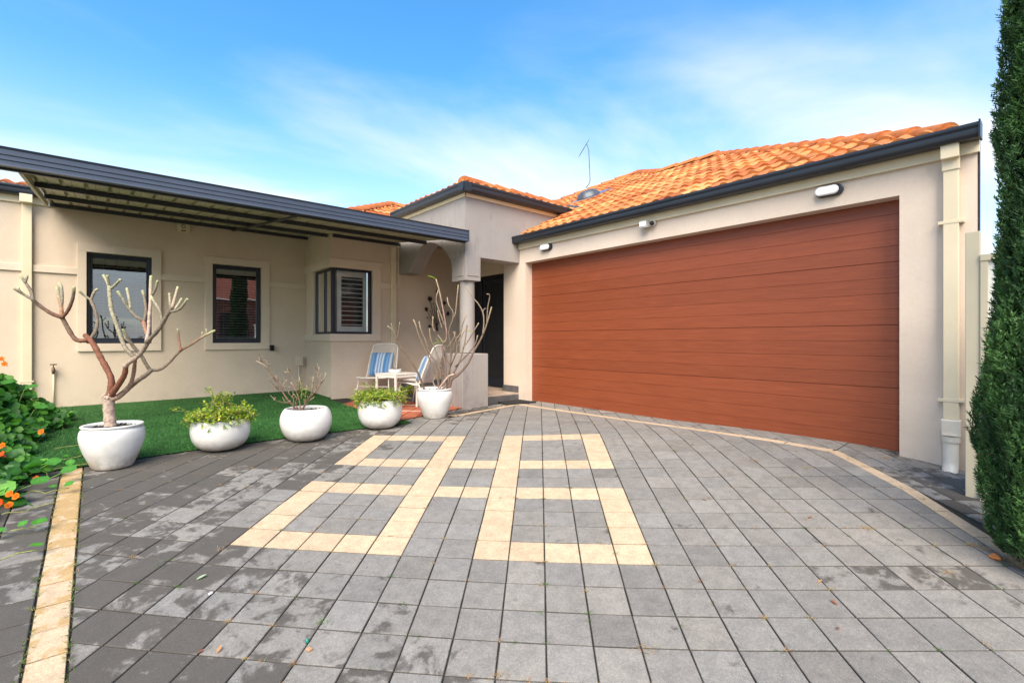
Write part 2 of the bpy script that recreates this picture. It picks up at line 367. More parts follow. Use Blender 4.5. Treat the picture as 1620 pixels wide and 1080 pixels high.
# ------------------------------------------------------------------ world, sun, camera
SUN_DIR=Vector((-.74,-.67,.0)).normalized()       # where the sun stands, seen from the scene
SUN_EL=math.radians(46)
def world():
    w=bpy.data.worlds.new('World'); SC.world=w; w.use_nodes=True; t=w.node_tree; t.nodes.clear()
    out=t.nodes.new('ShaderNodeOutputWorld'); bg=t.nodes.new('ShaderNodeBackground'); t.links.new(bg.outputs[0],out.inputs[0])
    sky=t.nodes.new('ShaderNodeTexSky'); sky.sky_type='NISHITA'; sky.sun_disc=False; sky.sun_elevation=SUN_EL
    sky.sun_rotation=math.atan2(SUN_DIR.x,SUN_DIR.y); sky.air_density=1.0; sky.dust_density=.4; sky.ozone_density=2.2
    bg.inputs['Strength'].default_value=.11
    tc=t.nodes.new('ShaderNodeTexCoord')
    def nd(k,**kw):
        x=t.nodes.new(k)
        for a,b in kw.items(): setattr(x,a,b)
        return x
    # cloud layer: direction projected on a high flat sheet
    sp=nd('ShaderNodeSeparateXYZ'); t.links.new(tc.outputs['Generated'],sp.inputs[0])
    zz=nd('ShaderNodeMath',operation='ADD'); zz.inputs[1].default_value=.12
    mxz=nd('ShaderNodeMath',operation='MAXIMUM'); mxz.inputs[1].default_value=0; t.links.new(sp.outputs[2],mxz.inputs[0]); t.links.new(mxz.outputs[0],zz.inputs[0])
    dx=nd('ShaderNodeMath',operation='DIVIDE'); dy=nd('ShaderNodeMath',operation='DIVIDE')
    t.links.new(sp.outputs[0],dx.inputs[0]); t.links.new(zz.outputs[0],dx.inputs[1]); t.links.new(sp.outputs[1],dy.inputs[0]); t.links.new(zz.outputs[0],dy.inputs[1])
    cb=nd('ShaderNodeCombineXYZ'); t.links.new(dx.outputs[0],cb.inputs[0]); t.links.new(dy.outputs[0],cb.inputs[1])
    mp=nd('ShaderNodeMapping'); mp.inputs['Rotation'].default_value=(0,0,math.radians(28)); mp.inputs['Scale'].default_value=(.75,1.15,1); mp.inputs['Location'].default_value=(1.7,.9,0); t.links.new(cb.outputs[0],mp.inputs[0])
    n1=nd('ShaderNodeTexNoise'); n1.inputs['Scale'].default_value=.75; n1.inputs['Detail'].default_value=9; n1.inputs['Roughness'].default_value=.5; n1.inputs['Distortion'].default_value=.45; t.links.new(mp.outputs[0],n1.inputs[0])
    mr=nd('ShaderNodeMapRange',interpolation_type='SMOOTHSTEP'); 
    for i,v in zip((1,2,3,4),(.41,.72,0,.88)): mr.inputs[i].default_value=v
    t.links.new(n1.outputs[0],mr.inputs[0])
    # clouds build up towards the horizon
    hz=nd('ShaderNodeMapRange',interpolation_type='SMOOTHSTEP')
    for i,v in zip((1,2,3,4),(.05,.45,.66,.0)): hz.inputs[i].default_value=v
    t.links.new(sp.outputs[2],hz.inputs[0])
    fadeup=nd('ShaderNodeMapRange',interpolation_type='SMOOTHSTEP')
    for i,v in zip((1,2,3,4),(.42,.62,1,.25)): fadeup.inputs[i].default_value=v
    t.links.new(sp.outputs[2],fadeup.inputs[0])
    m1=nd('ShaderNodeMath',operation='MULTIPLY'); t.links.new(mr.outputs[0],m1.inputs[0]); t.links.new(fadeup.outputs[0],m1.inputs[1])
    ad=nd('ShaderNodeMath',operation='ADD',use_clamp=True); t.links.new(m1.outputs[0],ad.inputs[0]); t.links.new(hz.outputs[0],ad.inputs[1])
    mc=nd('ShaderNodeMath',operation='MINIMUM'); mc.inputs[1].default_value=.93; t.links.new(ad.outputs[0],mc.inputs[0])
    hs=nd('ShaderNodeHueSaturation'); hs.inputs['Hue'].default_value=.494; hs.inputs['Saturation'].default_value=1.30; hs.inputs['Value'].default_value=1.3; t.links.new(sky.outputs[0],hs.inputs['Color'])
    mx=nd('ShaderNodeMix',data_type='RGBA'); t.links.new(mc.outputs[0],mx.inputs[0]); t.links.new(hs.outputs[0],mx.inputs[6]); mx.inputs[7].default_value=(4.3,4.45,4.6,1)
    t.links.new(mx.outputs[2],bg.inputs[0])
world()
sl=bpy.data.lights.new('sun','SUN'); sl.energy=3.1; sl.angle=math.radians(50); sl.color=(1,.875,.70)
so=bpy.data.objects.new('sun',sl); COL.objects.link(so)
sd=Vector((SUN_DIR.x*math.cos(SUN_EL),SUN_DIR.y*math.cos(SUN_EL),math.sin(SUN_EL)))
so.rotation_euler=sd.to_track_quat('Z','Y').to_euler(); so.location=(-6,-8,12)
cd=bpy.data.cameras.new('camera'); co=bpy.data.objects.new('camera',cd); COL.objects.link(co); SC.camera=co
cd.sensor_width=36; cd.lens=36*F/1620; cd.shift_y=-(540-HY)/1620; cd.clip_start=.05; cd.clip_end=600
co.location=(0,0,CZ); co.rotation_euler=(PI/2,0,-math.atan2(fx,fy))
SC.view_settings.view_transform='Standard'; SC.view_settings.look='None'; SC.view_settings.exposure=1.27; SC.view_settings.gamma=1
SC.render.resolution_x=1024; SC.render.resolution_y=682
SC.cycles.max_bounces=8; SC.cycles.use_denoising=True
# ------------------------------------------------------------------ ground sheet
def make_ground():
    xs=np.unique(np.concatenate([np.linspace(-90,-8,14),np.linspace(-8,12,61),np.linspace(12,90,14)]))
    ys=np.unique(np.concatenate([np.linspace(-90,-7,14),np.linspace(-7,14,61),np.linspace(14,90,14)]))
    X,Y=np.meshgrid(xs,ys); Z=gza(X,Y)-.06
    nx,ny=len(xs),len(ys); idx=np.arange(nx*ny).reshape(ny,nx)
    Fq=np.stack([idx[:-1,:-1],idx[:-1,1:],idx[1:,1:],idx[1:,:-1]],-1).reshape(-1,4)
    struct(fast_mesh('ground',np.stack([X,Y,Z],-1).reshape(-1,3),Fq,M['ground'],smooth=True))
    # sand bed seen in the joints
    xs=np.linspace(-3,7,70); ys=np.linspace(-2,9.2,76); X,Y=np.meshgrid(xs,ys); Z=gza(X,Y)-.010
    nx,ny=len(xs),len(ys); idx=np.arange(nx*ny).reshape(ny,nx)
    Fq=np.stack([idx[:-1,:-1],idx[:-1,1:],idx[1:,1:],idx[1:,:-1]],-1).reshape(-1,4)
    struct(fast_mesh('joint_sand',np.stack([X,Y,Z],-1).reshape(-1,3),Fq,M['joint'],smooth=True))
make_ground()
def clip_poly(poly, planes):
    for (a,b,c) in planes:                       # keep a*x+b*y<=c
        out=[]; n=len(poly)
        for i in range(n):
            p=poly[i]; q=poly[(i+1)%n]; dp=a*p[0]+b*p[1]-c; dq=a*q[0]+b*q[1]-c
            if dp<=0: out.append(p)
            if (dp<0)!=(dq<0) and dp!=dq:
                t=dp/(dp-dq); out.append((p[0]+(q[0]-p[0])*t,p[1]+(q[1]-p[1])*t))
        poly=out
        if len(poly)<3: return []
    # drop tiny edges
    res=[]
    for p in poly:
        if not res or math.dist(p,res[-1])>.004: res.append(p)
    if len(res)>1 and math.dist(res[0],res[-1])<.004: res.pop()
    return res if len(res)>2 else []
def parea(p): return .5*sum(p[i][0]*p[(i+1)%len(p)][1]-p[(i+1)%len(p)][0]*p[i][1] for i in range(len(p)))
def inset(p, d):
    n=len(p); out=[]
    for i in range(n):
        a=Vector(p[i-1]); b=Vector(p[i]); c=Vector(p[(i+1)%n]); e1=(b-a).normalized(); e2=(c-b).normalized()
        n1=Vector((-e1.y,e1.x)); n2=Vector((-e2.y,e2.x)); k=1+n1.dot(n2)
        if k<.15: k=.15
        out.append(b+(n1+n2)*(d/k))
    return [(v.x,v.y) for v in out]
def line_plane(p, q, left=True):
    """half plane left of p->q"""
    dx,dy=q[0]-p[0],q[1]-p[1]; a,b=dy,-dx; c=a*p[0]+b*p[1]
    return (a,b,c) if left else (-a,-b,-c)
class Pave:
    def __init__(s): s.P=[]; s.dz=[]; s.c=[]; s.p=[]; s.f=[]
    def add(s, poly, col, par, gap=.0027, dz=0):
        if not poly: return
        if parea(poly)<0: poly=poly[::-1]
        if parea(poly)<.0006: return
        lift=random.uniform(-.0012,.0012)+dz
        r0=inset(poly,gap); r1=inset(poly,gap+.0033)
        if parea(r0)<.0004 or parea(r1)<.0003: return
        n=len(poly); b=len(s.P)
        s.P+=r0+r0+r1; s.dz+=[-.02+lift]*n+[-.003+lift]*n+[lift]*n
        dk=tuple(v*.16 for v in col); r0=[(x+random.uniform(-.0012,.0012),y+random.uniform(-.0012,.0012)) for x,y in r0]
        s.P[b:]=r0+r0+r1; s.c+=[dk]*n+[tuple(v*.42 for v in col)]*n+[col]*n; s.p+=[par]*(3*n)
        for k in range(2):
            for i in range(n): s.f.append((b+k*n+i,b+k*n+(i+1)%n,b+(k+1)*n+(i+1)%n,b+(k+1)*n+i))
        s.f.append(tuple(b+2*n+i for i in range(n)))
    def build(s, name, mat):
        P=np.array(s.P); Z=gza(P[:,0],P[:,1])+np.array(s.dz)
        me=bpy.data.meshes.new(name); me.from_pydata(np.c_[P,Z].tolist(),[],s.f)
        for nm,arr in (('col',s.c),('par',s.p)):
            ca=me.color_attributes.new(nm,'FLOAT_COLOR','POINT'); a=np.ones((len(P),4),np.float32); a[:,:3]=np.array(arr); ca.data.foreach_set('color',a.ravel())
        me.materials.append(mat); o=bpy.data.objects.new(name,me); COL.objects.link(o); return struct(o)
def sstep(a,b,x):
    t=min(1,max(0,(x-a)/(b-a))); return t*t*(3-2*t)
SPOTS=[(4.35,.45,.20,.5),(4.62,.62,.22,.5),(4.9,.50,.25,.55),(3.05,.55,.15,.30),(3.62,1.35,.13,.28),(3.3,.45,.16,.5),(3.05,.75,.12,.35),(3.9,5.25,.35,.45),(4.2,5.4,.3,.45),(3.3,5.0,.3,.35),(2.3,4.8,.45,.35),(1.6,4.7,.45,.32),(.9,4.7,.45,.4),(.2,4.6,.5,.5),(2.75,1.2,.1,.25),(5.05,2.9,.2,.2)]
def stain(x,y,u,v):
    ue=(.9-1.35*v) if v<0 else (.9-.45*v)
    s=.04+.46*sstep(-2.2,2.4,ue-u)+.20*sstep(1.5,6.5,ue-u)
    if v>0 and u<1: s=max(s,.40+.035*min(6,-u))
    for sx,sy,r,a in SPOTS: s+=a*math.exp(-((x-sx)**2+(y-sy)**2)/r**2)
    return s
def gray(): 
    k=random.gauss(1,.07); t=random.uniform(-.004,.004); return ((.236+t)*k,.220*k,(.198-t)*k)
def yellow():
    k=random.gauss(1,.035); return (.56*k,.42*k,.275*k)
def is_yellow(u,v):
    if not (0<=u<12 and 0<=v<12): return False
    if u in (0,11) : return v<5 or v>=7
    if u in (4,7): return True
    if v in (0,4,7,11): return (u<5 or u>=7) if v in (0,11) else True
    return False
DG=[(4.93,5.62),(4.99,1.40),(4.42,.765),(3.90,.335),(3.2,-.23),(1.9,-1.25)]   # thin lemon strip: garage side and round to the drive edge
W2=.05
def pave():
    pv=Pave()
    inner=[(-1,0,.085+.0)]                               # X>-.085
    planes_in=[(-1,0,.085),(1,0,4.93-W2-.01)]            # main field, right of left strip, left of garage strip
    
    def off(a,b,d):
        dx,dy=b[0]-a[0],b[1]-a[1]; L=math.hypot(dx,dy); nx,ny=-dy/L*d,dx/L*d; return (a[0]+nx,a[1]+ny),(b[0]+nx,b[1]+ny)
    def hp(a,b,d,keep):
        """half plane on the drive side (keep=1) or the outer side (keep=-1) of segment a-b shifted by d"""
        (p,q)=off(a,b,d); A,B,C=line_plane(p,q); side=A*2+B*3-C       # (2,3) lies in the drive
        if (side<=0)==(keep==1): return (A,B,C)
        return (-A,-B,-C)
    def sgn(a,b):
        A,B,C=line_plane(a,b); return 1 if (A*2+B*3-C)<=0 else -1
    segs=list(zip(DG[:-1],DG[1:]))
    reg_main=[(-1,0,.085)]+[hp(a,b,W2*sgn(a,b),1) for a,b in segs]
    PS=[(3.60,5.275),(4.95,5.60)]                         # porch strip
    up=hp(PS[0],PS[1],W2*sgn(*PS),1)
    dn=hp(PS[0],PS[1],-W2*sgn(*PS),-1)
    for u in range(-30,34):
        for v in range(-14,26):
            q=[uv2w(u,v),uv2w(u+1,v),uv2w(u+1,v+1),uv2w(u,v+1)]
            cx=sum(p[0] for p in q)/4; cy=sum(p[1] for p in q)/4
            if cx<-.3 or cx>5.7 or cy<-1.6 or cy>6.0: continue
            y=is_yellow(u,v); s=stain(cx,cy,u,v)*(1 if random.random()>.12 else .75)+random.gauss(0,.13)*(1 if stain(cx,cy,u,v)>.42 else .5)
            if y: s=-.15+max(0,s-.5)*.3
            par=(min(1.2,max(0,s)),random.random(),1. if y else 0.); col=yellow() if y else gray()
            a=clip_poly(q,reg_main+[(0,1,5.6)]+([up] if cx>3.45 else [(1,0,9)]))
            pv.add(a,col,par)
            col2=gray()
            for extra in ([hp(segs[1][0],segs[1][1],-W2*sgn(*segs[1]),-1),(1,0,5.6),(0,1,1.38)],
                          [hp(segs[2][0],segs[2][1],-W2*sgn(*segs[2]),-1),(0,1,.735),(1,0,5.6),hp(segs[1][0],segs[1][1],W2*sgn(*segs[1]),1)],
                          [hp(segs[0][0],segs[0][1],-W2*sgn(*segs[0]),-1),(1,0,5.40),(0,-1,-1.38),(0,1,5.62)],
                          [dn,(0,1,5.78),(1,0,5.30),(-1,0,-3.60)]):
                b=clip_poly(q,extra)
                if b: pv.add(b,col2,(min(1.1,stain(cx,cy,u,v)+.12+random.gauss(0,.1)),random.random(),0.))
    # field left of the left strip: laid square to the house
    for i in range(-14,0):
        for j in range(-8,26):
            x0=-.215+i*.2; y0=j*.2+(.1 if i%2 else 0)
            pv.add(clip_poly([(x0,y0),(x0+.2,y0),(x0+.2,y0+.2),(x0,y0+.2)],[(0,1,5.4)]),gray(),(random.uniform(.50,.90),random.random(),0.))
    # strips
    def strip(pts,w,L,stn,colf=yellow):
        for a,b in zip(pts[:-1],pts[1:]):
            a=Vector(a); b=Vector(b); d=(b-a); n=max(1,round(d.length/L)); t=d/n; nn=Vector((-d.y,d.x)).normalized()*w
            for k in range(n):
                p=a+t*k; q=p+t; pv.add([tuple(p-nn),tuple(q-nn),tuple(q+nn),tuple(p+nn)],colf(),(stn+random.gauss(0,.1),random.random(),1.))
    strip([(-.15,-.4),(-.15,5.2)],.062,.2,.60)
    strip(DG,W2+.002,.4,.08); strip(PS,W2-.004,.4,.2); strip([PS[0],(3.43,5.49)],W2-.004,.4,.3)
    pv.build('driveway_paving',M['paver'])
pave()
# ------------------------------------------------------------------ terracotta terrace
def terrace():
    tr=Pave(); A=(2.78,5.36); B=(4.10,5.78)
    pl=[(-1,0,-2.80),(1,0,4.16),(0,1,8.01),line_plane(A,B)]
    for u in range(-6,26):
        for v in range(6,32):
            q=[uv2w(u,v),uv2w(u+1,v),uv2w(u+1,v+1),uv2w(u,v+1)]
            a=clip_poly(q,pl); k=random.gauss(1,.10)
            if a:
                gap=.004
                tr.add(a,(.40*k,.115*k,.055*k),(0,0,0),gap=gap,dz=.016)
    tr.build('terracotta_terrace',M['terra'])
    # pale edging bricks laid flush in the terrace
    st=Pave()
    for v0 in (19.3,22.2):
        for u in range(-3,3):
            q=[uv2w(u,v0),uv2w(u+1,v0),uv2w(u+1,v0+.14),uv2w(u,v0+.14)]
            st.add(clip_poly(q,pl),(.66,.56,.44),(0,0,0),gap=.001,dz=.021)
    if st.P: st.build('terrace_edging_strips',M['terra'])
terrace()
# ------------------------------------------------------------------ artificial grass
def turf():
    def front(x): return 5.16+.10*np.sin(np.clip((x+.2)/2.9,0,1)*PI)
    xs=np.linspace(-3,2.86,60); ts=np.linspace(0,1,50); V=[]
    for t in ts:
        for x in xs: V.append((x,front(x)+(9.29-front(x))*t))
    V=np.array(V); V[:,0]=np.where((V[:,1]>8.0)&(V[:,0]>2.8),2.935,V[:,0])
    Z=gza(V[:,0],V[:,1])+.012; nx,ny=len(xs),len(ts); idx=np.arange(nx*ny).reshape(ny,nx)
    Fq=np.stack([idx[:-1,:-1],idx[:-1,1:],idx[1:,1:],idx[1:,:-1]],-1).reshape(-1,4)
    fo=fast_mesh('turf_mat_backing',np.c_[V,Z],Fq,M['turf'],cols=np.tile(np.array([.030,.105,.024]),(len(V),1))); struct(fo)
    n=150000; x=RNG.uniform(-2.2,2.93,n); y=RNG.uniform(5.1,9.28,n); w=(1.6-(y-5.1)/4.2)/1.6
    keep=(y>front(x)-.012)&(RNG.random(n)<w)&((x<2.84)|(y>8.02)); x=x[keep]; y=y[keep]; n=len(x)
    z=gza(x,y)+.010; a=RNG.uniform(0,2*PI,n); h=RNG.uniform(.009,.020,n); bw=RNG.uniform(.0016,.003,n)*1.3; lx=RNG.normal(0,.007,n); ly=RNG.normal(0,.007,n)
    V=np.empty((n,3,3)); V[:,0]=np.c_[x-np.cos(a)*bw,y-np.sin(a)*bw,z]; V[:,1]=np.c_[x+np.cos(a)*bw,y+np.sin(a)*bw,z]; V[:,2]=np.c_[x+lx,y+ly,z+h]
    c=np.repeat(np.array([[.050,.150,.040]])*RNG.uniform(.5,1.7,(n,1)),3,0)
    o=fast_mesh('artificial_grass',V.reshape(-1,3),np.arange(3*n).reshape(n,3),M['turf'],cols=c)
    tag(o,'short bright green artificial grass between the wall and the white pots','grass',kind='stuff')
turf()
#--PART3--
# ------------------------------------------------------------------ the house
house=thing('house','single storey rendered house with orange tiled roof, portico and timber look garage door','house',(4.0,8.4,0))
Y1=9.29; Y2=8.01; XB=2.936; XG=5.246; YP=5.908; XP=4.16
def wall_holes(mb, axis, c, th, u0,u1,z0,z1, holes):
    """wall sheet with real thickness; axis 'x' -> plane X=c running along Y, 'y' -> plane Y=c running along X. Front face at c, back at c+th"""
    us=sorted({u0,u1,*[h[0] for h in holes],*[h[1] for h in holes]}); zs=sorted({z0,z1,*[h[2] for h in holes],*[h[3] for h in holes]})
    us=[u for u in us if u0<=u<=u1]; zs=[z for z in zs if z0<=z<=z1]
    P=(lambda u,z,k:(c+th*k,u,z)) if axis=='x' else (lambda u,z,k:(u,c+th*k,z))
    inh=lambda u,z:any(h[0]<u<h[1] and h[2]<z<h[3] for h in holes)
    for i in range(len(us)-1):
        for j in range(len(zs)-1):
            a,b,p,q=us[i],us[i+1],zs[j],zs[j+1]
            if inh((a+b)/2,(p+q)/2): continue
            for k in (0,1): mb.add([P(a,p,k),P(b,p,k),P(b,q,k),P(a,q,k)],[(0,1,2,3)])
    def band(a,p,b,q): mb.add([P(a,p,0),P(b,q,0),P(b,q,1),P(a,p,1)],[(0,1,2,3)])
    for j in range(len(zs)-1):
        zm=(zs[j]+zs[j+1])/2
        if not inh(us[0]+1e-4,zm): band(u0,zs[j],u0,zs[j+1])
        if not inh(us[-1]-1e-4,zm): band(u1,zs[j],u1,zs[j+1])
    band(u0,z0,u1,z0); band(u0,z1,u1,z1)
    for (a,b,p,q) in holes:
        if a>u0: band(a,p,a,q)
        if b<u1: band(b,p,b,q)
        if p>z0: band(a,p,b,p)
        if q<z1: band(a,q,b,q)
W1=(-.122,.637,.942,2.268); WW2=(1.441,2.181,.942,2.258)
# left front wall
mb=MB(); wall_holes(mb,'y',Y1,.24,-4.2,XB+.24,-.25,2.86,[W1,WW2]); mb.build('wall',M['wall'],house,recalc=False)
# bay: return and front
mb=MB(); wall_holes(mb,'x',XB,.2,Y2+.2,Y1,-.2,2.86,[(Y2+.2,8.842,1.095,2.205)]); mb.build('wall',M['wall'],house,recalc=False)
mb=MB(); wall_holes(mb,'y',Y2,.2,XB,5.75,-.2,3.15,[(XB,3.652,1.095,2.205)]); mb.build('wall',M['wall'],house,recalc=False)
# garage front and its angled side return
mb=MB(); wall_holes(mb,'x',XG,.155,.483,6.314,-.3,2.62,[(.971,5.769,-.02,2.243)])
mb.build('wall',M['wall_pale'],house,recalc=False)
mb=MB(); mb.prism([(XG+.155,.483),(XG+.155,.70),(11.5,1.60),(11.5,1.38)],-.3,2.62); mb.build('wall',M['wall_pale'],house)
mb=MB(); mb.box(XG+.155,6.10,-.1,5.50,6.314,2.75); mb.build('wall',M['wall'],house)
# trims
def frame_trim(mb,axis,c,u0,u1,z0,z1,hu0,hu1,hz0,hz1,pr=.03,side=None):
    def B(a,b,p,q):
        if axis=='y': mb.box(a,c-pr,p,b,c+.002,q)
        else: mb.box(c-pr,a,p,c+.002,b,q)
    B(u0,u1,hz1,z1); B(u0,u1,z0,hz0)
    if hu0>u0: B(u0,hu0,hz0,hz1)
    if hu1<u1: B(hu1,u1,hz0,hz1)
mb=MB(); frame_trim(mb,'y',Y1,-.222,.753,.83,2.385,*W1); mb.build('window_surround',M['trim'],house,bevel=.003)
mb=MB(); frame_trim(mb,'y',Y1,1.334,2.308,.832,2.376,*WW2); mb.build('window_surround',M['trim'],house,bevel=.003)
mb=MB(); frame_trim(mb,'y',Y2,XB-.030,3.805,.973,2.352,XB-.030,3.652,1.095,2.205)
mb.box(XB-.03,Y2+.0025,2.205,XB+.002,9.289,2.352); mb.box(XB-.03,Y2+.0025,.973,XB+.002,9.289,1.095); mb.box(XB-.03,8.842,1.095,XB+.002,9.15,2.205)
mb.build('window_surround',M['trim'],house,bevel=.003)
for a,b in ((-4.2,-.222),(.753,1.334),(2.308,XB)): mb=MB(); mb.box(a,Y1-.026,1.93,b,Y1+.002,2.02); mb.build('wall_band',M['trim'],house,bevel=.003)
mb=MB(); mb.box(3.805,Y2-.026,1.905,4.19,Y2+.002,2.01); mb.box(4.12,Y2-.027,2.01,4.19,Y2+.002,2.69); mb.build('wall_band',M['trim'],house,bevel=.003)
# windows
def window(axis,c,u0,u1,z0,z1,kind,name='window',fw=.045):
    """dark aluminium frame set back in the opening, pane, and what hangs behind it"""
    def P(a,d,z): return (a,c+d,z) if axis=='y' else (c+d,a,z)
    def B(mb,a,b,d0,d1,p,q):
        x=P(a,d0,p); y=P(b,d1,q); mb.box(min(x[0],y[0]),min(x[1],y[1]),p,max(x[0],y[0]),max(x[1],y[1]),q)
    mb=MB(); B(mb,u0,u0+fw,.05,.115,z0,z1); B(mb,u1-fw,u1,.05,.115,z0,z1); B(mb,u0+fw,u1-fw,.05,.115,z1-fw,z1); B(mb,u0+fw,u1-fw,.05,.115,z0,z0+fw*1.3)
    fr=mb.build(name,M['frame'],house,bevel=.004)
    i=.022; mb=MB(); a0,a1,p0,p1=u0+fw,u1-fw,z0+fw*1.3,z1-fw
    B(mb,a0,a0+i,.062,.10,p0,p1); B(mb,a1-i,a1,.062,.10,p0,p1); B(mb,a0+i,a1-i,.062,.10,p1-i,p1); B(mb,a0+i,a1-i,.062,.10,p0,p0+i); mb.build('sash',M['frame'],fr,bevel=.003)
    mb=MB(); mb.add([P(a0+i,.082,p0+i),P(a1-i,.082,p0+i),P(a1-i,.082,p1-i),P(a0+i,.082,p1-i)],[(0,1,2,3)]); mb.build('pane',M['glass'],fr,recalc=False)
    mb=MB()
    if kind=='blind':
        B(mb,a0,a1,.14,.19,p1-.10,p1-.01)
        z=p1-.14
        while z>p0+.05:
            ax=(1,0,0) if axis=='y' else (0,1,0)
            mb.obox(P((a0+a1)/2,.165,z),ax,(0,.95,-.22) if axis=='y' else (.95,0,-.22),(0,0,1),(a1-a0)/2-.01,.022,.0028); z-=.044
        B(mb,a0+.01,a1-.01,.15,.18,p0+.015,p0+.04); B(mb,a0+.14,a0+.143,.14,.142,p0+.03,p1-.1); B(mb,a1-.143,a1-.14,.14,.142,p0+.03,p1-.1)
        mb.build('venetian_blind',M['slat_grey'],fr)
    return fr,P,B,(a0,a1,p0,p1)
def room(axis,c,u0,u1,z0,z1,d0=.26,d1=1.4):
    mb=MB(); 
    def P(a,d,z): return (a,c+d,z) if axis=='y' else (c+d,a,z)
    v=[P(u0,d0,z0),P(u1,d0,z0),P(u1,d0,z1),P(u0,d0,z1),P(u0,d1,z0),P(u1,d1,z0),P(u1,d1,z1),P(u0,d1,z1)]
    mb.add(v,[(4,5,6,7),(0,1,5,4),(1,2,6,5),(2,3,7,6),(3,0,4,7)]); return mb.build('unlit_room_box',M['interior'],house,recalc=False)  # box added behind the window, its dark colour standing in for room shade
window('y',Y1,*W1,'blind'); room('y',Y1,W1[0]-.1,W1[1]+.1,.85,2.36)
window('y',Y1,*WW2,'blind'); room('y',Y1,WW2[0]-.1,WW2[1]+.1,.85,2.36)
# corner bay window: two frames meeting at the corner, white plantation shutters behind
mb=MB(); zb,zt=1.095,2.195
mb.box(XB+.02,Y2+.02,zb,XB+.085,Y2+.085,zt)                                    # corner post
mb.box(XB+.02,Y2+.085,zt-.035,XB+.06,8.842,zt); mb.box(XB+.02,Y2+.085,zb,XB+.06,8.842,zb+.04); mb.box(XB+.02,8.79,zb+.04,XB+.06,8.842,zt-.035); mb.box(XB+.02,8.36,zb+.04,XB+.06,8.41,zt-.035)
mb.box(XB+.085,Y2+.02,zt-.03,3.652,Y2+.06,zt+.008); mb.box(XB+.085,Y2+.02,zb,3.652,Y2+.06,zb+.04); mb.box(3.61,Y2+.02,zb+.04,3.652,Y2+.06,zt-.03)
bayf=mb.build('window',M['frame'],house,bevel=.004)
mb=MB(); mb.add([(XB+.085,Y2+.04,zb+.04),(3.61,Y2+.04,zb+.04),(3.61,Y2+.04,zt-.03),(XB+.085,Y2+.04,zt-.03)],[(0,1,2,3)]); mb.build('pane',M['glass_clear'],bayf,recalc=False)
mb=MB(); mb.add([(XB+.04,Y2+.085,zb+.04),(XB+.04,8.79,zb+.04),(XB+.04,8.79,zt-.035),(XB+.04,Y2+.085,zt-.035)],[(0,1,2,3)]); mb.build('pane',M['glass_clear'],bayf,recalc=False)
def shutter(axis,c,u0,u1,z0,z1):
    mb=MB()
    def B(a,b,d0,d1,p,q):
        if axis=='y': mb.box(a,c+d0,p,b,c+d1,q)
        else: mb.box(c+d0,a,p,c+d1,b,q)
    w=.07; B(u0,u0+w,0,.028,z0,z1); B(u1-w,u1,0,.028,z0,z1); B(u0+w,u1-w,.001,.027,z1-.10,z1); B(u0+w,u1-w,.001,.027,z0,z0+.10)
    z=z0+.13
    while z<z1-.11:
        if axis=='y': mb.obox(((u0+u1)/2,c+.014,z),(1,0,0),(0,1,-.06),(0,.06,1),(u1-u0)/2-w,.034,.0045)
        else: mb.obox((c+.014,(u0+u1)/2,z),(0,1,0),(1,0,-.06),(.06,0,1),(u1-u0)/2-w,.034,.0045)
        z+=.078
    mb.build('shutter',M['shutter'],bayf,bevel=.002)
shutter('y',Y2+.105,XB+.14,3.60,zb+.03,zt-.02)
shutter('x',XB+.105,Y2+.14,8.34,zb+.03,zt-.02); shutter('x',XB+.105,8.36,8.83,zb+.03,zt-.02)
mb=MB(); mb.box(XB+.22,Y2+.6,.9,3.75,9.2,2.4); mb.build('unlit_room_box',M['interior'],house)  # dark box behind the bay, painted as the unlit room
# garage door: stacked horizontal timber-look boards, with a wider joint between the four panels
def garage_door():
    mb=MB(); z=.0; X=5.395; nb=16; H=2.262/nb
    for i in range(nb):
        k=random.uniform(.95,1.05); g=.002 if i%4 else .005; g2=.002 if (i+1)%4 else .005
        z0=i*H+g/2; z1=(i+1)*H-g2/2; mb.box(X,.94,z0,X+.04,5.80,z1,(k,k,k))
    gd=mb.build('garage_door',M['wood'],house,bevel=.0015,seg=2)
    mb=MB(); mb.box(X+.012,.94,.0,X+.03,5.80,2.26); mb.build('joint_backing',plain('dark_joint',(.15,.036,.016),.7),gd)
    mb=MB(); mb.box(X-.012,.972,-.014,X-.001,5.768,.006); mb.build('bottom_rail',M['alu'],gd)
    mb=MB(); mb.box(X-.01,.972,-.06,X+.04,5.768,-.0145); mb.build('rubber_seal',M['black'],gd)
garage_door()
mb=MB(); mb.box(5.45,.6,-.1,5.5,6.0,2.6); mb.build('garage_inner_wall',M['interior'],house)
# fascias and gutters
mb=MB(); mb.box(XG-.035,.470,2.466,XG-.001,5.90,2.575); mb.build('fascia',M['cream'],house,bevel=.003)
GP=[(.14,0),(.035,0),(.022,.008),(.012,.03),(.014,.075),(.004,.09),(.0,.108),(.006,.124),(.02,.124),(.024,.10),(.14,.10)]
def gutter(mb,axis,base,z,a,b,sgn=1,sc=1.):
    poly=[(base+p[0]*sc*sgn,z+p[1]*sc) for p in GP]; mb.prism(poly,a,b,'y' if axis=='x' else 'x')
mb=MB(); gutter(mb,'x',5.068,2.548,.463,5.905,1,.90); mb.box(5.062,.452,2.543,5.205,.4625,2.672)
mb.build('gutter',M['navy'],house,smooth=True,angle=35)
mb=MB(); mb.box(XG-.002,.473,-.2,XG+.06,.4825,2.62); mb.build('dark_corner_strip',M['brown_metal'],house)  # thin dark strip down the right edge of the garage wall
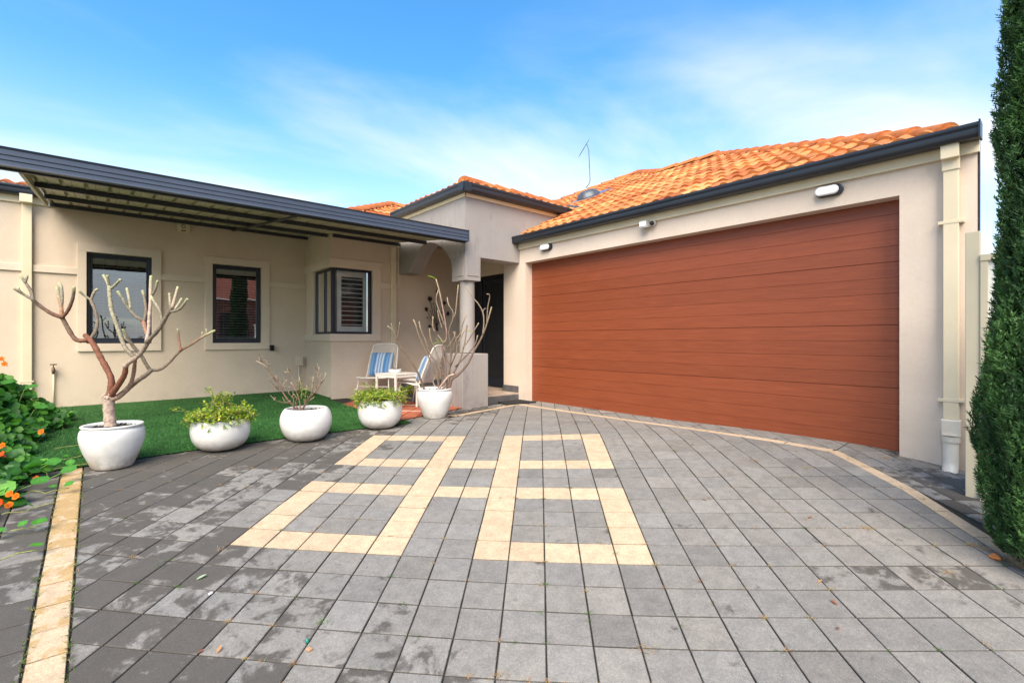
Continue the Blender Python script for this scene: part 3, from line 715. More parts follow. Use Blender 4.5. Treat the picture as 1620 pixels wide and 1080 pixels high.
# portico
mb=MB()
arch=[(YP,1.892),(6.263,1.892),(6.263,2.14),(6.285,2.215),(6.40,2.345),(6.56,2.475),(6.74,2.565),(6.95,2.61),(7.12,2.60),(7.27,2.53),(7.62,2.182),(8.009,2.182),(8.009,3.19),(YP,3.19)]
mb.prism(arch,XP,XP+.283,'x')
mb.prism([(XP+.2835,1.893),(XP+.2835+.002,1.893),(XP+.2855,2.254),(6.75,2.254),(6.75,3.19),(XP+.2835,3.19)],YP+.001,6.16,'y')
mb.build('portico_beam',M['concrete'],house,bevel=.006)
mb=MB()
for a,b,p,q in ((XP+.035,XP+.05,1.96,2.30),(XP+.235,XP+.25,1.96,2.30),(XP+.05,XP+.235,1.96,1.975)): mb.box(a,YP-.009,p,b,YP+.002,q)
for a,b,p,q in ((YP+.05,YP+.065,1.96,2.42),(YP+.29,YP+.305,1.96,2.24),(YP+.065,YP+.29,1.96,1.975)): mb.box(XP-.009,a,p,XP+.002,b,q)
mb.build('capital_moulding',M['concrete'],house,bevel=.003)
mb=MB(); mb.lathe([(.118,.80),(.116,1.3),(.113,1.893)],(4.30,6.055,0),48); mb.build('column',M['concrete'],house,smooth=True)
mb=MB(); mb.box(3.99,5.735,-.15,4.46,6.31,.79); mb.build('column_pedestal',M['concrete'],house,bevel=.008)
mb=MB(); mb.box(XP-.022,YP-.022,3.135,XP-.001,8.0,3.20); mb.box(XP-.0225,YP-.022,3.135,6.6,YP-.001,3.20); mb.build('fascia',M['cream'],house,bevel=.003)
mb=MB(); gutter(mb,'x',4.03,3.185,5.76,8.1); gutter(mb,'y',5.76,3.187,4.032,6.36); mb.build('gutter',M['navy'],house,smooth=True,angle=35)
mb=MB(); mb.box(XP+.284,6.162,2.76,5.75,Y2-.001,2.80); mb.build('porch_ceiling',M['ceiling'],house)
mb=MB(); mb.box(4.25,5.925,-.1,XG-.001,6.30,.105); mb.box(4.25,6.30,-.1,5.62,Y2-.001,.105); mb.build('porch_step',M['tile_dark'],house,bevel=.004)
def porch_tiles():
    mb=MB(); y=5.93
    while y<7.9:
        x=4.26
        while x<5.6:
            x1=min(x+.298,5.6); y1=min(y+.298,8.0)
            if not (x1>XG and y<6.3): mb.box(x,y,.1055,x1,y1,.128)
            elif x<XG: mb.box(x,y,.1055,XG-.003,y1,.128)
            x+=.302
        y+=.302
    return mb.build('porch_floor_tiles',M['tile_light'],house,bevel=.002)
porch_tiles()
mb=MB(); mb.box(XG-.012,5.93,.128,XG-.001,6.312,.235); mb.box(XG-.012,6.3125,.128,5.49,6.3245,.235); mb.build('skirting_tiles',M['tile_dark'],house,bevel=.002)
mb=MB(); mb.box(4.1,Y2-.012,-.02,5.49,Y2-.001,.235); mb.build('skirting_tiles',M['tile_dark'],house,bevel=.002)
# front door set in the side of the porch
mb=MB(); mb.box(5.50,6.10,2.185,5.62,Y2,2.76); mb.build('wall',M['wall'],house)
mb=MB(); X=5.50
for a,b,p,q in ((6.315,6.375,.13,2.18),(7.94,8.0,.13,2.18),(7.27,7.33,.13,2.12),(6.375,7.94,2.12,2.18)): mb.box(X,a,p,X+.08,b,q)
fd=mb.build('front_door',M['door'],house,bevel=.004)
mb=MB()
for a,b in ((6.378,7.266),(7.334,7.936)):
    mb.box(X+.02,a,.14,X+.05,a+.075,2.115); mb.box(X+.02,b-.075,.14,X+.05,b,2.115); mb.box(X+.02,a+.075,2.03,X+.05,b-.075,2.115); mb.box(X+.02,a+.075,.14,X+.05,b-.075,.30)
mb.build('screen_door_frame',M['frame'],fd,bevel=.003)
mb=MB(); mb.box(X+.034,6.4,.2,X+.038,7.9,2.08); mb.build('screen_mesh',M['mesh_door'],fd)
mb=MB(); mb.box(X+.08,6.3,.1,X+.11,8.0,2.2); mb.build('door_leaf',M['door'],fd)
mb=MB(); mb.box(X+.004,6.40,1.02,X+.0195,6.44,1.24); mb.tube([(X-.03,6.42,1.16),(X-.03,6.50,1.16)],.008,8); mb.tube([(X+.01,6.42,1.16),(X-.03,6.42,1.16)],.008,8); mb.build('door_handle',M['alu'],fd,bevel=.002)
# left gutter + fascia above the left wall
mb=MB(); mb.box(-4.2,Y1-.03,2.85,-.40,Y1-.001,2.95); mb.build('fascia',M['cream'],house)
mb=MB(); gutter(mb,'y',Y1-.155,2.94,-4.2,XB+.2); mb.build('gutter',M['navy'],house,smooth=True,angle=35)
# downpipes
def downpipe(boxes,straps,name='downpipe'):
    mb=MB()
    for b in boxes: mb.box(*b)
    dp=mb.build(name,M['cream'],house,bevel=.006)
    for b in straps: mb=MB(); mb.box(*b); mb.build('strap',M['cream'],dp,bevel=.002)
    return dp
downpipe([(-.778,Y1-.055,0,-.678,Y1-.001,2.86),(-.79,Y1-.16,2.84,-.666,Y1-.02,2.95)],[(-.795,Y1-.058,.42,-.66,Y1-.003,.44)])
downpipe([(3.992,Y2-.055,.03,4.092,Y2-.001,2.70)],[(3.98,Y2-.058,2.37,4.104,Y2-.003,2.392)])
ya=onX(1517,400,XG-.06).y; yb=onX(1491.5,400,XG-.06).y
dp=downpipe([(XG-.065,ya,.36,XG-.005,yb,2.36),(XG-.075,ya-.006,2.355,XG-.036,yb+.006,2.585),(XG-.125,ya-.008,2.44,XG-.06,yb+.008,2.60)],[(XG-.068,ya-.03,1.93,XG-.003,yb+.030,1.955),(XG-.068,ya-.03,.50,XG-.003,yb+.03,.525)])
ym=(ya+yb)/2; mb=MB()
mb.prism([(ya-.012,.36),(yb+.012,.36),(yb+.008,.22),(ya-.008,.22)],XG-.09,XG-.003,'x'); mb.build('pipe_adaptor',M['white_pvc'],dp,bevel=.01)
mb=MB(); mb.tube([(XG-.055,ym,.24),(XG-.055,ym,.235)],.062,24); mb.tube([(XG-.055,ym,.225),(XG-.06,ym,.02),(XG-.085,ym,-.03),(XG-.13,ym,-.075)],.050,24); mb.tube([(XG-.055,ym,.226),(XG-.055,ym,.18)],.057,24); mb.build('pipe_elbow',M['white_pvc'],dp,smooth=True,angle=50)
# ------------------------------------------------------------------ tiled roofs
def tiles(name, O, e, s, L, Wd, clips, parent=house, tw=.33, tl=.36, amp=.026, step=.024):
    """interlocking clay tiles: O eave origin, e unit eave direction, s unit upslope direction, L eave length, Wd slope length"""
    O=np.array(O,float); e=np.array(e,float); s=np.array(s,float); nrm=np.cross(e,s); nrm/=np.linalg.norm(nrm)
    if nrm[2]<0: nrm=-nrm
    nc=int(math.ceil(L/tw)); nr=int(math.ceil(Wd/tl)); K=13
    ph=np.linspace(0,1,K); p2=(ph*2)%1.0; p2[-1]=1; prof=amp*np.clip(np.sin(PI*np.clip((p2-.02)/.66,0,1)),0,1)**.8-.30*amp*np.sin(PI*np.clip((p2-.66)/.34,0,1)); prof=prof*np.where(ph<.5,1,.9)
    V=[];Fq=[];Cc=[]
    base=np.array([.56,.215,.065])
    for r in range(nr):
        for c in range(nc):
            k=random.gauss(1,.14); w=random.random(); col=base*k*(np.array([1.15,1.4,1.6]) if w<.20 else np.array([.75,.58,.5]) if w>.80 else 1)
            jx=random.gauss(0,.003); jz=random.gauss(0,.003); b0=len(V)
            for (t,h) in ((-.012,step-.024),(-.012,step+jz),(tl*.5,step*.5+jz*.5),(tl,-.001)):
                for q in range(K):
                    p=O+e*((c+ph[q])*tw+jx)+s*(r*tl+t)+nrm*(h+(prof[q] if t>-.01 or h>step-.02 else prof[q]*.95)); V.append(p); Cc.append(col)
            for a in range(3):
                for q in range(K-1): i=b0+a*K+q; Fq.append((i,i+1,i+K+1,i+K))
    me=bpy.data.meshes.new(name); me.from_pydata([tuple(v) for v in V],[],Fq)
    ca=me.color_attributes.new('col','FLOAT_COLOR','POINT'); arr=np.ones((len(V),4),np.float32); arr[:,:3]=Cc; ca.data.foreach_set('color',arr.ravel())
    bm=bmesh.new(); bm.from_mesh(me)
    for (px,py,nx,ny) in clips:      # keep the side against the normal
        bmesh.ops.bisect_plane(bm,geom=bm.verts[:]+bm.edges[:]+bm.faces[:],plane_co=(px,py,0),plane_no=(nx,ny,0),clear_outer=True)
    for f in bm.faces: f.smooth=True
    bm.to_mesh(me); bm.free(); me.set_sharp_from_angle(angle=math.radians(42)); me.materials.append(M['rooftile'])
    o=bpy.data.objects.new(name,me); COL.objects.link(o); o.parent=parent; o.matrix_parent_inverse=parent_matrix(parent).inverted(); return o
def caps(_, a, b, r=.085):
    mb=MB()
    a=Vector(a); b=Vector(b); d=(b-a); n=max(1,round(d.length/.38)); t=d/n; u=d.normalized(); side=Vector((0,0,1)).cross(u).normalized(); up=u.cross(side)
    for i in range(n):
        p=a+t*i; q=p+t*1.06; vs=[];fs=[]; k=random.gauss(1,.12); col=(.50*k,.165*k,.045*k); K=9
        for pt,rr,h in ((p,r*.6,0),(p,r*1.08,.012),(q,r*.92,0)):
            for j in range(K):
                an=PI*j/(K-1); vs.append(pt+side*math.cos(an)*rr*1.15+up*(math.sin(an)*rr+h-.03))
        for a_ in range(2):
            for j in range(K-1): fs.append((a_*K+j,a_*K+j+1,(a_+1)*K+j+1,(a_+1)*K+j))
        mb.add(vs,fs,col)
    mb.build('ridge_capping',M['rooftile'],house,recalc=False,smooth=True,angle=50)
PT=.48; cs=1/math.hypot(1,PT)
ZE=2.640; XE=5.10
# west face over the garage and main block (eave along Y)
def west(z): return XE+(z-ZE)/PT
tiles('roof',(XE,.40,ZE),(0,1,0),(cs,0,PT*cs),5.5,4.6,[(XE,.60,1,-1),(9.0,0,1,0),(0,5.70,0,1)])
tiles('roof',(XE,5.70,ZE),(0,1,0),(cs,0,PT*cs),7,6.5,[(9.0,5.70,1,-1),(10.6,0,1,0),(10.6,7.6,1,1),(XG+.05,0,-1,0)])
mb=MB()
zr=ZE+PT*(9.0-XE); zr2=ZE+PT*(10.6-XE)
caps(mb,(XE+.04,.64,ZE+.03),(9.0,4.37+.08,zr+.03),.07); caps(mb,(9,4.4,zr+.03),(9,5.7,zr+.03)); caps(mb,(9,5.7,zr+.03),(10.6,7.3,zr2+.03)); caps(mb,(10.6,7.3,zr2+.03),(10.6,7.6,zr2+.03)); caps(mb,(5.6,12.6,ZE+PT*.5),(10.6,7.6,zr2+.03))
# backs of the main roof, plain sheets out of sight of the street
def sheet(pts,name='roof_back_slope'):
    mb2=MB(); mb2.add(pts,[tuple(range(len(pts)))],(.45,.13,.035)); mb2.build(name,M['rooftile'],house,recalc=False)
sheet([(XE,.62,ZE-.03),(9,4.4,zr),(12.5,1.6,ZE-.01)]); sheet([(9,4.4,zr),(9,5.7,zr),(12.9,5.7,ZE),(12.5,1.6,ZE-.01)]); sheet([(9,5.7,zr),(10.6,7.3,zr2),(15.5,7.3,3),(12.9,5.7,ZE)])
sheet([(10.6,7.3,zr2),(10.6,7.6,zr2),(5.6,12.6,ZE+.24),(15.6,12.6,ZE+.2),(15.5,7.3,3)])
# portico roof: small hip
PP=.40; cp=1/math.hypot(1,PP); ZP=3.300; YE=5.80; XE2=4.07; YR=6.85; zpr=ZP+PP*(YR-YE)
tiles('roof',(XE2,YE,ZP),(1,0,0),(0,cp,PP*cp),4.2,1.3,[(XE2,YE,-1,1),(0,YR,0,1),(6.62,YE,.745,-.667)])
tiles('roof',(XE2,YE,ZP),(0,1,0),(cp,0,PP*cp),2.4,1.3,[(XE2,YE,1,-1),(XE2,2*YR-YE,1,1)])
caps(mb,(XE2+.02,YE+.02,ZP+.03),(XE2+(YR-YE),YR,zpr+.03)); caps(mb,(XE2+(YR-YE),YR,zpr+.03),(7.35,YR,zpr+.03))
sheet([(XE2+(YR-YE),YR,zpr),(7.5,YR,zpr),(6.6,2*YR-YE,ZP),(XE2,2*YR-YE,ZP)])
# small pyramid roof further back and the low strip above the left wall
ap=(5.75,11.4,4.47); q0=3.35; q1=9.0
tiles('roof',(q0,q1,4.47-.48*2.4),(1,0,0),(0,cs,.48*cs),4.8,2.75,[(q0,q1,-1,1),(8.15,9.0,1,1)])
tiles('roof',(q0,q1,4.47-.48*2.4),(0,1,0),(cs,0,.48*cs),4.8,2.75,[(q0,q1,1,-1),(q0,13.8,1,1)])
caps(mb,(q0+.3,q1+.3,3.5),(ap[0],ap[1],ap[2]+.03)); caps(mb,(ap[0]+1.6,ap[1]-1.6,3.75),(ap[0],ap[1],ap[2]+.03))
sheet([ap,(8.15,9.0,3.32),(8.15,13.8,3.32)]); sheet([ap,(8.15,13.8,3.32),(q0,13.8,3.32)])
tiles('roof',(-4.3,Y1-.10,3.055),(1,0,0),(0,.958,.287),7.2,.45,[(0,Y1+.28,0,1)])
sheet([(-4.3,Y1+.27,3.15),(2.9,Y1+.27,3.15),(2.9,Y1+2.2,2.9),(-4.3,Y1+2.2,2.9)])
# lead flashing in the valley where the portico roof meets the garage roof
mb=MB(); mb.tube([(6.28,5.80,3.22),(6.62,5.86,3.40),(7.3,6.75,3.73)],.03,6); mb.build('valley_flashing',M['lead'],house)
#--PART4--
# ------------------------------------------------------------------ patio roof
def patio_roof():
    t=thing('patio_roof','dark steel patio roof with cream ribbed sheeting spanning from the left wall to the portico','patio roof',(1.8,5.8,2.43))
    Yf=5.78; zf=2.43; sl=(2.845-zf)/(Y1-Yf); X0=-.50; X1=4.125
    def zr(y): return zf+sl*(y-Yf)
    mb=MB(); P=[(Yf-.075,2.435),(Yf-.062,2.452),(Yf-.062,2.478),(Yf-.070,2.486),(Yf-.062,2.494),(Yf-.062,2.520),(Yf-.070,2.528),(Yf-.062,2.536),(Yf-.062,2.572),(Yf-.080,2.590),(Yf-.045,2.594),(Yf-.03,2.58),(Yf+.02,2.57),(Yf+.03,2.44)]
    mb.prism([(p[0]+.03,p[1]) for p in P],-3.2,4.10,'x'); mb.build('front_gutter',M['navy_fascia'],t,smooth=True,angle=25)
    mb=MB(); mb.box(-3.2,Yf+.062,2.425,X1,Yf+.10,2.56); mb.build('front_beam',M['black_steel'],t,bevel=.004)
    mb=MB(); mb.box(4.1005,Yf-.048,2.43,4.112,Yf+.05,2.598); mb.build('gutter_end_cap',M['navy_fascia'],t)
    for y in (6.98,8.12,9.20):
        mb=MB(); mb.obox(((X0+ (X1 if y<7.9 else XB))/2,y,zr(y)+.028),(1,0,0),(0,1,sl),(0,-sl,1),((X1 if y<7.9 else XB)-X0)/2,.03,.026)
        if y>7.9 and y<8.5: 
            mb=MB(); mb.obox(((X0+XB)/2-.01,y+.0,zr(y)+.028),(1,0,0),(0,1,sl),(0,-sl,1),(XB-X0)/2-.02,.03,.026)
        mb.build('purlin',M['black_steel'],t,bevel=.003)
    mb=MB(); mb.obox(((XB+4.15)/2,7.93,zr(7.93)+.028),(1,0,0),(0,1,sl),(0,-sl,1),(4.14-XB)/2,.03,.026); mb.build('purlin',M['black_steel'],t,bevel=.003)
    mb=MB(); mb.beam((X0+.0,Yf+.1,zr(Yf)+.04),(X0-.03,Y1-.16,zr(Y1)+.02),.03,.10); mb.build('end_rafter',M['sheet'],t,bevel=.003)
    mb=MB(); mb.beam((1.74,Yf+.1,zr(Yf)-.002),(1.74,Y1-.02,zr(Y1)-.002),.05,.02); mb.build('cross_brace',M['black_steel'],t,bevel=.002)
    # ribbed sheet
    mb=MB(); n=int((X1-X0-.06)/.19); z_off=.058
    xs=[]
    for i in range(n+1):
        x=X0+.03+i*(X1-X0-.06)/n
        xs+= [(x-.018,0),(x-.010,.03),(x+.010,.03),(x+.018,0)]
        if i<n: xs+=[(x+.07,.0),(x+.075,.005),(x+.085,.005),(x+.09,0)]
    vs=[];m=len(xs)
    for y in (Yf+.02,8.0,Y1-.005):
        for x,h in xs: vs.append((x,y,zr(y)+z_off+h))
    fs=[(a*m+i,a*m+i+1,(a+1)*m+i+1,(a+1)*m+i) for a in range(2) for i in range(m-1) if not (a==1 and xs[i][0]>XB+.18)]
    mb.add(vs,fs); o=mb.build('roof_sheet',M['sheet'],t,recalc=False); sm=o.modifiers.new('t','SOLIDIFY'); sm.thickness=.0015; sm.offset=1
patio_roof()
# ------------------------------------------------------------------ fixtures on the walls
def wall_light(p,label,ang=0):
    t=thing('wall_light',label,'wall light',p,0,'oval bulkhead lights above the garage door')
    def oval(w,h,n=40):
        r=h; o=[]
        for k in range(n):
            a=2*PI*k/n; o.append((max(-1,min(1,math.cos(a)*1))*r+(w-r)*(1 if math.cos(a)>0 else -1),math.sin(a)*r))
        return o
    c=Vector(p); mb=MB(); mb.prism([(c.y+a,c.z+b) for a,b in oval(.115,.052)],c.x-.035,c.x-.001,'x'); mb.build('light_base',M['navy'],t,bevel=.006)
    mb=MB(); mb.prism([(c.y+a+.012,c.z+b) for a,b in oval(.098,.043)],c.x-.072,c.x-.0355,'x'); mb.build('light_lens',M['diffuser'],t,bevel=.016,seg=4)
wall_light(onX(1313,303,XG),'oval white wall light with black rim above the right end of the garage door')
wall_light(onX(866,391.5,XG),'small oval white wall light with black rim above the left end of the garage door')
def sensor_light():
    p=onX(1031,354.5,XG); t=thing('sensor_light','silver sensor floodlight under the fascia above the middle of the garage door','sensor light',p)
    mb=MB(); mb.box(p.x-.02,p.y-.05,p.z-.03,p.x-.001,p.y+.05,p.z+.03); mb.build('mounting_plate',M['silver'],t,bevel=.004)
    mb=MB(); mb.obox((p.x-.07,p.y+.055,p.z-.005),(1,0,.15),(0,1,0),(-.15,0,1),.045,.05,.042)
    for k in range(4): mb.obox((p.x-.07,p.y+.108,p.z-.035+k*.02),(1,0,0),(0,1,0),(0,0,1),.04,.006,.003)
    mb.build('lamp_head',M['silver'],t,bevel=.006)
    mb=MB(); mb.tube([(p.x-.03,p.y-.055,p.z),(p.x-.075,p.y-.055,p.z-.01)],[.03,.036],20); mb.build('motion_sensor',M['silver'],t,smooth=True,angle=40)
    mb=MB(); mb.tube([(p.x-.076,p.y-.055,p.z-.01),(p.x-.095,p.y-.055,p.z-.014),(p.x-.102,p.y-.055,p.z-.016)],[.03,.024,.008],16); mb.build('sensor_lens',M['black'],t,smooth=True)
    mb=MB(); mb.box(p.x-.119,p.y+.013,p.z-.035,p.x-.1155,p.y+.097,p.z+.03); mb.build('lamp_glass',M['diffuser'],t)
sensor_light()
def siren():
    p=onY(289.5,361.5,Y1); t=thing('siren_box','small cream alarm siren box on the left wall just below the patio roof','siren box',p)
    mb=MB(); mb.box(p.x-.085,p.y-.075,p.z-.062,p.x+.085,p.y-.001,p.z+.062); mb.build('box_body',M['cream'],t,bevel=.008)
    mb=MB(); mb.tube([(p.x+.0+.026*math.cos(2*PI*k/20),p.y-.078,p.z+.018+.026*math.sin(2*PI*k/20)) for k in range(20)],.004,6,closed=True); mb.box(p.x-.035,p.y-.079,p.z-.055,p.x+.025,p.y-.0755,p.z-.04); mb.build('horn_ring',M['black'],t)
siren()
def tap():
    p=onY(85,584,Y1); t=thing('garden_tap','old brass garden tap on the left wall above the nasturtiums','tap',p)
    mb=MB(); mb.tube([(p.x,p.y-.002,p.z),(p.x,p.y-.08,p.z)],.012,10); mb.tube([(p.x,p.y-.07,p.z+.03),(p.x,p.y-.07,p.z-.02),(p.x,p.y-.09,p.z-.06)],[.016,.02,.013],10); mb.build('tap_body',M['brass'],t,smooth=True)
    mb=MB(); mb.tube([(p.x,p.y-.07,p.z+.02),(p.x,p.y-.07,p.z+.07)],.006,8); mb.tube([(p.x-.035,p.y-.07,p.z+.07),(p.x+.035,p.y-.07,p.z+.07)],.008,8); mb.build('tap_handle',M['brass'],t,smooth=True)
    mb=MB(); mb.tube([(p.x,p.y-.02,p.z),(p.x,p.y-.02,gz(p.x,p.y))],.010,8); mb.build('supply_pipe',M['cream'],t,smooth=True)
tap()
def socket():
    p=onY(429.5,550,Y1); t=thing('outdoor_socket','black weatherproof socket at the lower right corner of the second window','socket',p)
    mb=MB(); mb.box(p.x-.032,p.y-.07,p.z-.05,p.x+.032,p.y-.001,p.z+.05); mb.build('socket_box',M['black'],t,bevel=.012)
    mb=MB(); mb.box(p.x-.026,p.y-.082,p.z-.02,p.x+.026,p.y-.0705,p.z+.044); mb.build('socket_lid',M['black'],t,bevel=.008)
socket()
def meter():
    p=onY(472,571,Y1); t=thing('junction_box','cream wall junction box with conduit in the corner beside the bay','junction box',p)
    mb=MB(); mb.box(p.x-.052,p.y-.07,p.z-.075,p.x+.052,p.y-.001,p.z+.085); mb.build('box_body',M['trim'],t,bevel=.008)
    mb=MB(); mb.box(p.x-.058,p.y-.082,p.z-.08,p.x+.058,p.y-.0705,p.z+.09); mb.build('box_lid',M['trim'],t,bevel=.008)
    mb=MB(); mb.tube([(p.x,p.y-.03,p.z-.075),(p.x,p.y-.03,gz(p.x,p.y))],.014,12); mb.build('conduit',M['trim'],t,smooth=True)
meter()
def wall_art():
    F_=[(680,472.5,.05),(674.5,489,.042),(691.5,461,.034),(703,479,.036),(708.5,496,.042),(679.5,516,.033),(694,490,.028)]
    t=thing('metal_flower_wall_art','dark metal flower bunch wall art on the porch wall behind the bare shrub','wall art',onY(692,520,Y2-.04))
    b=onY(691,515,Y2-.03); mb=MB()
    heads=[]
    for px,py,r in F_:
        q=onY(px,py,Y2-.045); heads.append((q,r)); m=(b+q)/2+Vector((random.uniform(-.01,.01),0,-.03)); mb.tube([b+Vector((random.uniform(-.03,.03),0,-.10)),b+Vector((random.uniform(-.02,.02),0,.02)),m,q],.0055,6)
    for px,py in ((676,502),(681,492),(686,480)):
        q=onY(px,py,Y2-.04); mb.tube([b,(b+q)/2+Vector((0,0,-.02)),q],.004,5); mb.lathe([(.0,-.012),(.013,-.004),(.013,.006),(0,.014)],q,8)
    mb.build('stems',M['brown_metal'],t,smooth=True)
    for q,r in heads:
        mb=MB()
        for k in range(9):
            a=2*PI*k/9+random.random()*.3; d=Vector((math.cos(a),0,math.sin(a))); s_=Vector((-math.sin(a),0,math.cos(a)))
            pts=[q+d*r*.2,q+d*r*.7+s_*r*.30+Vector((0,-.012,0)),q+d*r*1.05+Vector((0,-.004,0)),q+d*r*.7-s_*r*.30+Vector((0,-.012,0))]
            mb.add(pts+[p+Vector((0,.006,0)) for p in pts],[(0,1,2,3),(7,6,5,4),(0,4,5,1),(1,5,6,2),(2,6,7,3),(3,7,4,0)])
        mb.lathe([(0,-.01),(r*.3,-.006),(r*.34,.006),(0,.012)],q,10); mb.build('flower_head',M['brown_metal'],t)
wall_art()
def roof_vent():
    c=Vector((7.85,6.65,ZE+PT*(7.85-XE)+.04)); t=thing('roof_skylight_vent','grey domed roof vent on the orange tiles near the valley','roof vent',c)
    s=Vector((cs,0,PT*cs)); e=Vector((0,1,0)); n=Vector((-PT*cs,0,cs)); mb=MB(); K=24; vs=[];fs=[]
    R=[(.30,0),(.28,.04),(.24,.10),(.17,.145),(.09,.165),(0.001,.17)]
    for r,h in R:
        for k in range(K): a=2*PI*k/K; vs.append(c+e*math.cos(a)*r*.8+s*math.sin(a)*r*.9+n*(h*.8+.02))
    for i in range(len(R)-1):
        for k in range(K): fs.append((i*K+k,i*K+(k+1)%K,(i+1)*K+(k+1)%K,(i+1)*K+k))
    mb.add(vs,fs); mb.build('dome',M['lead'],t,smooth=True)
    mb=MB(); mb.obox(c+n*.0+s*.1,e,s,n,.28,.40,.012); mb.build('flashing',M['alu'],t,bevel=.004)
    return c
vc=roof_vent()
def antenna():
    d=10.25; b=at(932.5,296,d); t=thing('tv_antenna','thin leaning television antenna on a bent mast above the roof vent','antenna',b)
    mb=MB(); pts=[at(*p,d) for p in ((927,297),(932,291),(933.5,285),(932.5,262),(931.5,238),(929,230),(927.5,227))]; mb.tube(pts,[.008]*7,6); mb.build('mast',M['lead'],t,smooth=True)
    mb=MB(); a,c=at(931,222.5,d),at(917,246,d+.2); mb.tube([a,c],.007,6)
    for k in range(7):
        p=a.lerp(c,k/6); w=.06+.01*k; mb.tube([p-Vector((.55,.80,0))*w,p+Vector((.55,.80,0))*w],.004,5)
    mb.build('boom',M['lead'],t,smooth=True)
antenna()
# door mat
def mat():
    P=[(4.62,5.62),(5.20,5.62),(5.20,5.905),(4.62,5.905)]; mb=MB()
    P=[tuple(onX_) for onX_ in ((4.70,5.60),(5.33,5.52),(5.30,5.70),(5.24,5.90),(4.78,5.90))]
    P=[(4.70,5.60),(5.235,5.50),(5.235,5.89),(4.78,5.90)]
    mb.add([(x,y,gz(x,y)+.018) for x,y in P]+[(x,y,gz(x,y)-.001) for x,y in P],[(0,1,2,3),(7,6,5,4)]+[(i,(i+1)%4,4+(i+1)%4,4+i) for i in range(4)])
    o=mb.build('doormat',M['black'],None,loc=(4.97,5.7,0),bevel=.003); tag(o,'black rubber doormat at the foot of the porch step beside the garage','doormat')
mat()
# ------------------------------------------------------------------ pots
def pot_profile(kind):
    if kind=='urn':   # rolled lip, shoulder, tapering foot  (unit radius, unit height)
        o=[(.56,0),(.62,.02),(.74,.18),(.88,.40),(.98,.62),(1.0,.76),(.97,.87),(.90,.925),(.885,.945),(.93,.955),(.955,.975),(.93,1.0),(.86,.995),(.82,.97),(.80,.93),(.80,.80)]
    elif kind=='bowl':
        o=[(.34,0),(.48,.015),(.66,.07),(.82,.18),(.93,.33),(.985,.50),(1.0,.66),(.985,.80),(.95,.92),(.92,.985),(.895,1.0),(.865,.985),(.85,.93),(.85,.82)]
    else:            # rounded tulip bowl, lip turned in
        o=[(.40,0),(.55,.02),(.72,.09),(.86,.22),(.96,.40),(1.0,.58),(.985,.74),(.925,.88),(.85,.965),(.80,.995),(.76,1.0),(.73,.985),(.725,.93),(.74,.80)]
    return o
POTS={}
def pot(px_c,d,R,H,kind,label,soil=.9,tilt=0):
    c=at(px_c,600,d); z=gz(c.x,c.y)+.002; t=thing('plant_pot',label,'pot',(c.x,c.y,z),0,'white pots along the paving edge')
    pr=pot_profile(kind); mb=MB()
    # smooth the profile
    pts=[]
    for i in range(len(pr)-1):
        p0=pr[max(i-1,0)];p1=pr[i];p2=pr[i+1];p3=pr[min(i+2,len(pr)-1)]
        for k in range(4):
            q=k/4; f=lambda a,b,c_,d_: .5*((2*b)+(-a+c_)*q+(2*a-5*b+4*c_-d_)*q*q+(-a+3*b-3*c_+d_)*q**3)
            pts.append((f(p0[0],p1[0],p2[0],p3[0])*R,f(p0[1],p1[1],p2[1],p3[1])*H))
    pts.append((pr[-1][0]*R,pr[-1][1]*H))
    mb.lathe([(0.001,0)]+pts,(c.x,c.y,z),64,wob=.004); mb.build('pot_body',M['pot'],t,smooth=True)
    mb=MB(); rs=pr[-1][0]*R+.002; K=40; vs=[];fs=[]
    for r in (rs,rs*.75,rs*.5,rs*.25,.002):
        for k in range(K): a=2*PI*k/K; vs.append((c.x+r*math.cos(a),c.y+r*math.sin(a),z+H*soil+(random.uniform(-.008,.01) if r<rs else 0)+ (1-r/rs)*.012))
    for i in range(4):
        for k in range(K): fs.append((i*K+k,i*K+(k+1)%K,(i+1)*K+(k+1)%K,(i+1)*K+k))
    mb.add(vs,fs)
    for k in range(90):
        a=random.random()*2*PI; r=rs*.93*math.sqrt(random.random()); s=random.uniform(.004,.012); mb.obox((c.x+r*math.cos(a),c.y+r*math.sin(a),z+H*soil+.012),(random.random(),random.random(),.2),(random.random()-.5,1,0),(0,0,1),s,s*.6,s*.5)
    mb.build('soil',M['soil'],t); return Vector((c.x,c.y,z+H*soil))
P1=pot(178.5,3.90,.212,.345,'urn','big white urn pot with rolled rim holding the tall bare frangipani',.90)
P2=pot(349.5,4.50,.243,.285,'bowl','wide white bowl pot with brown stains, under a mound of yellow green foliage',.90)
P3=pot(484.5,4.92,.246,.325,'tulip','round white bowl pot with open soil and a small bare shrub, middle of the row',.88)
P4=pot(601.5,5.52,.247,.325,'bowl','white bowl pot with trailing green foliage in front of the terrace chairs',.90)
P5=pot(688,6.18,.226,.375,'urn','upright white urn pot with raised rim holding the tall bare shrub beside the column',.90)
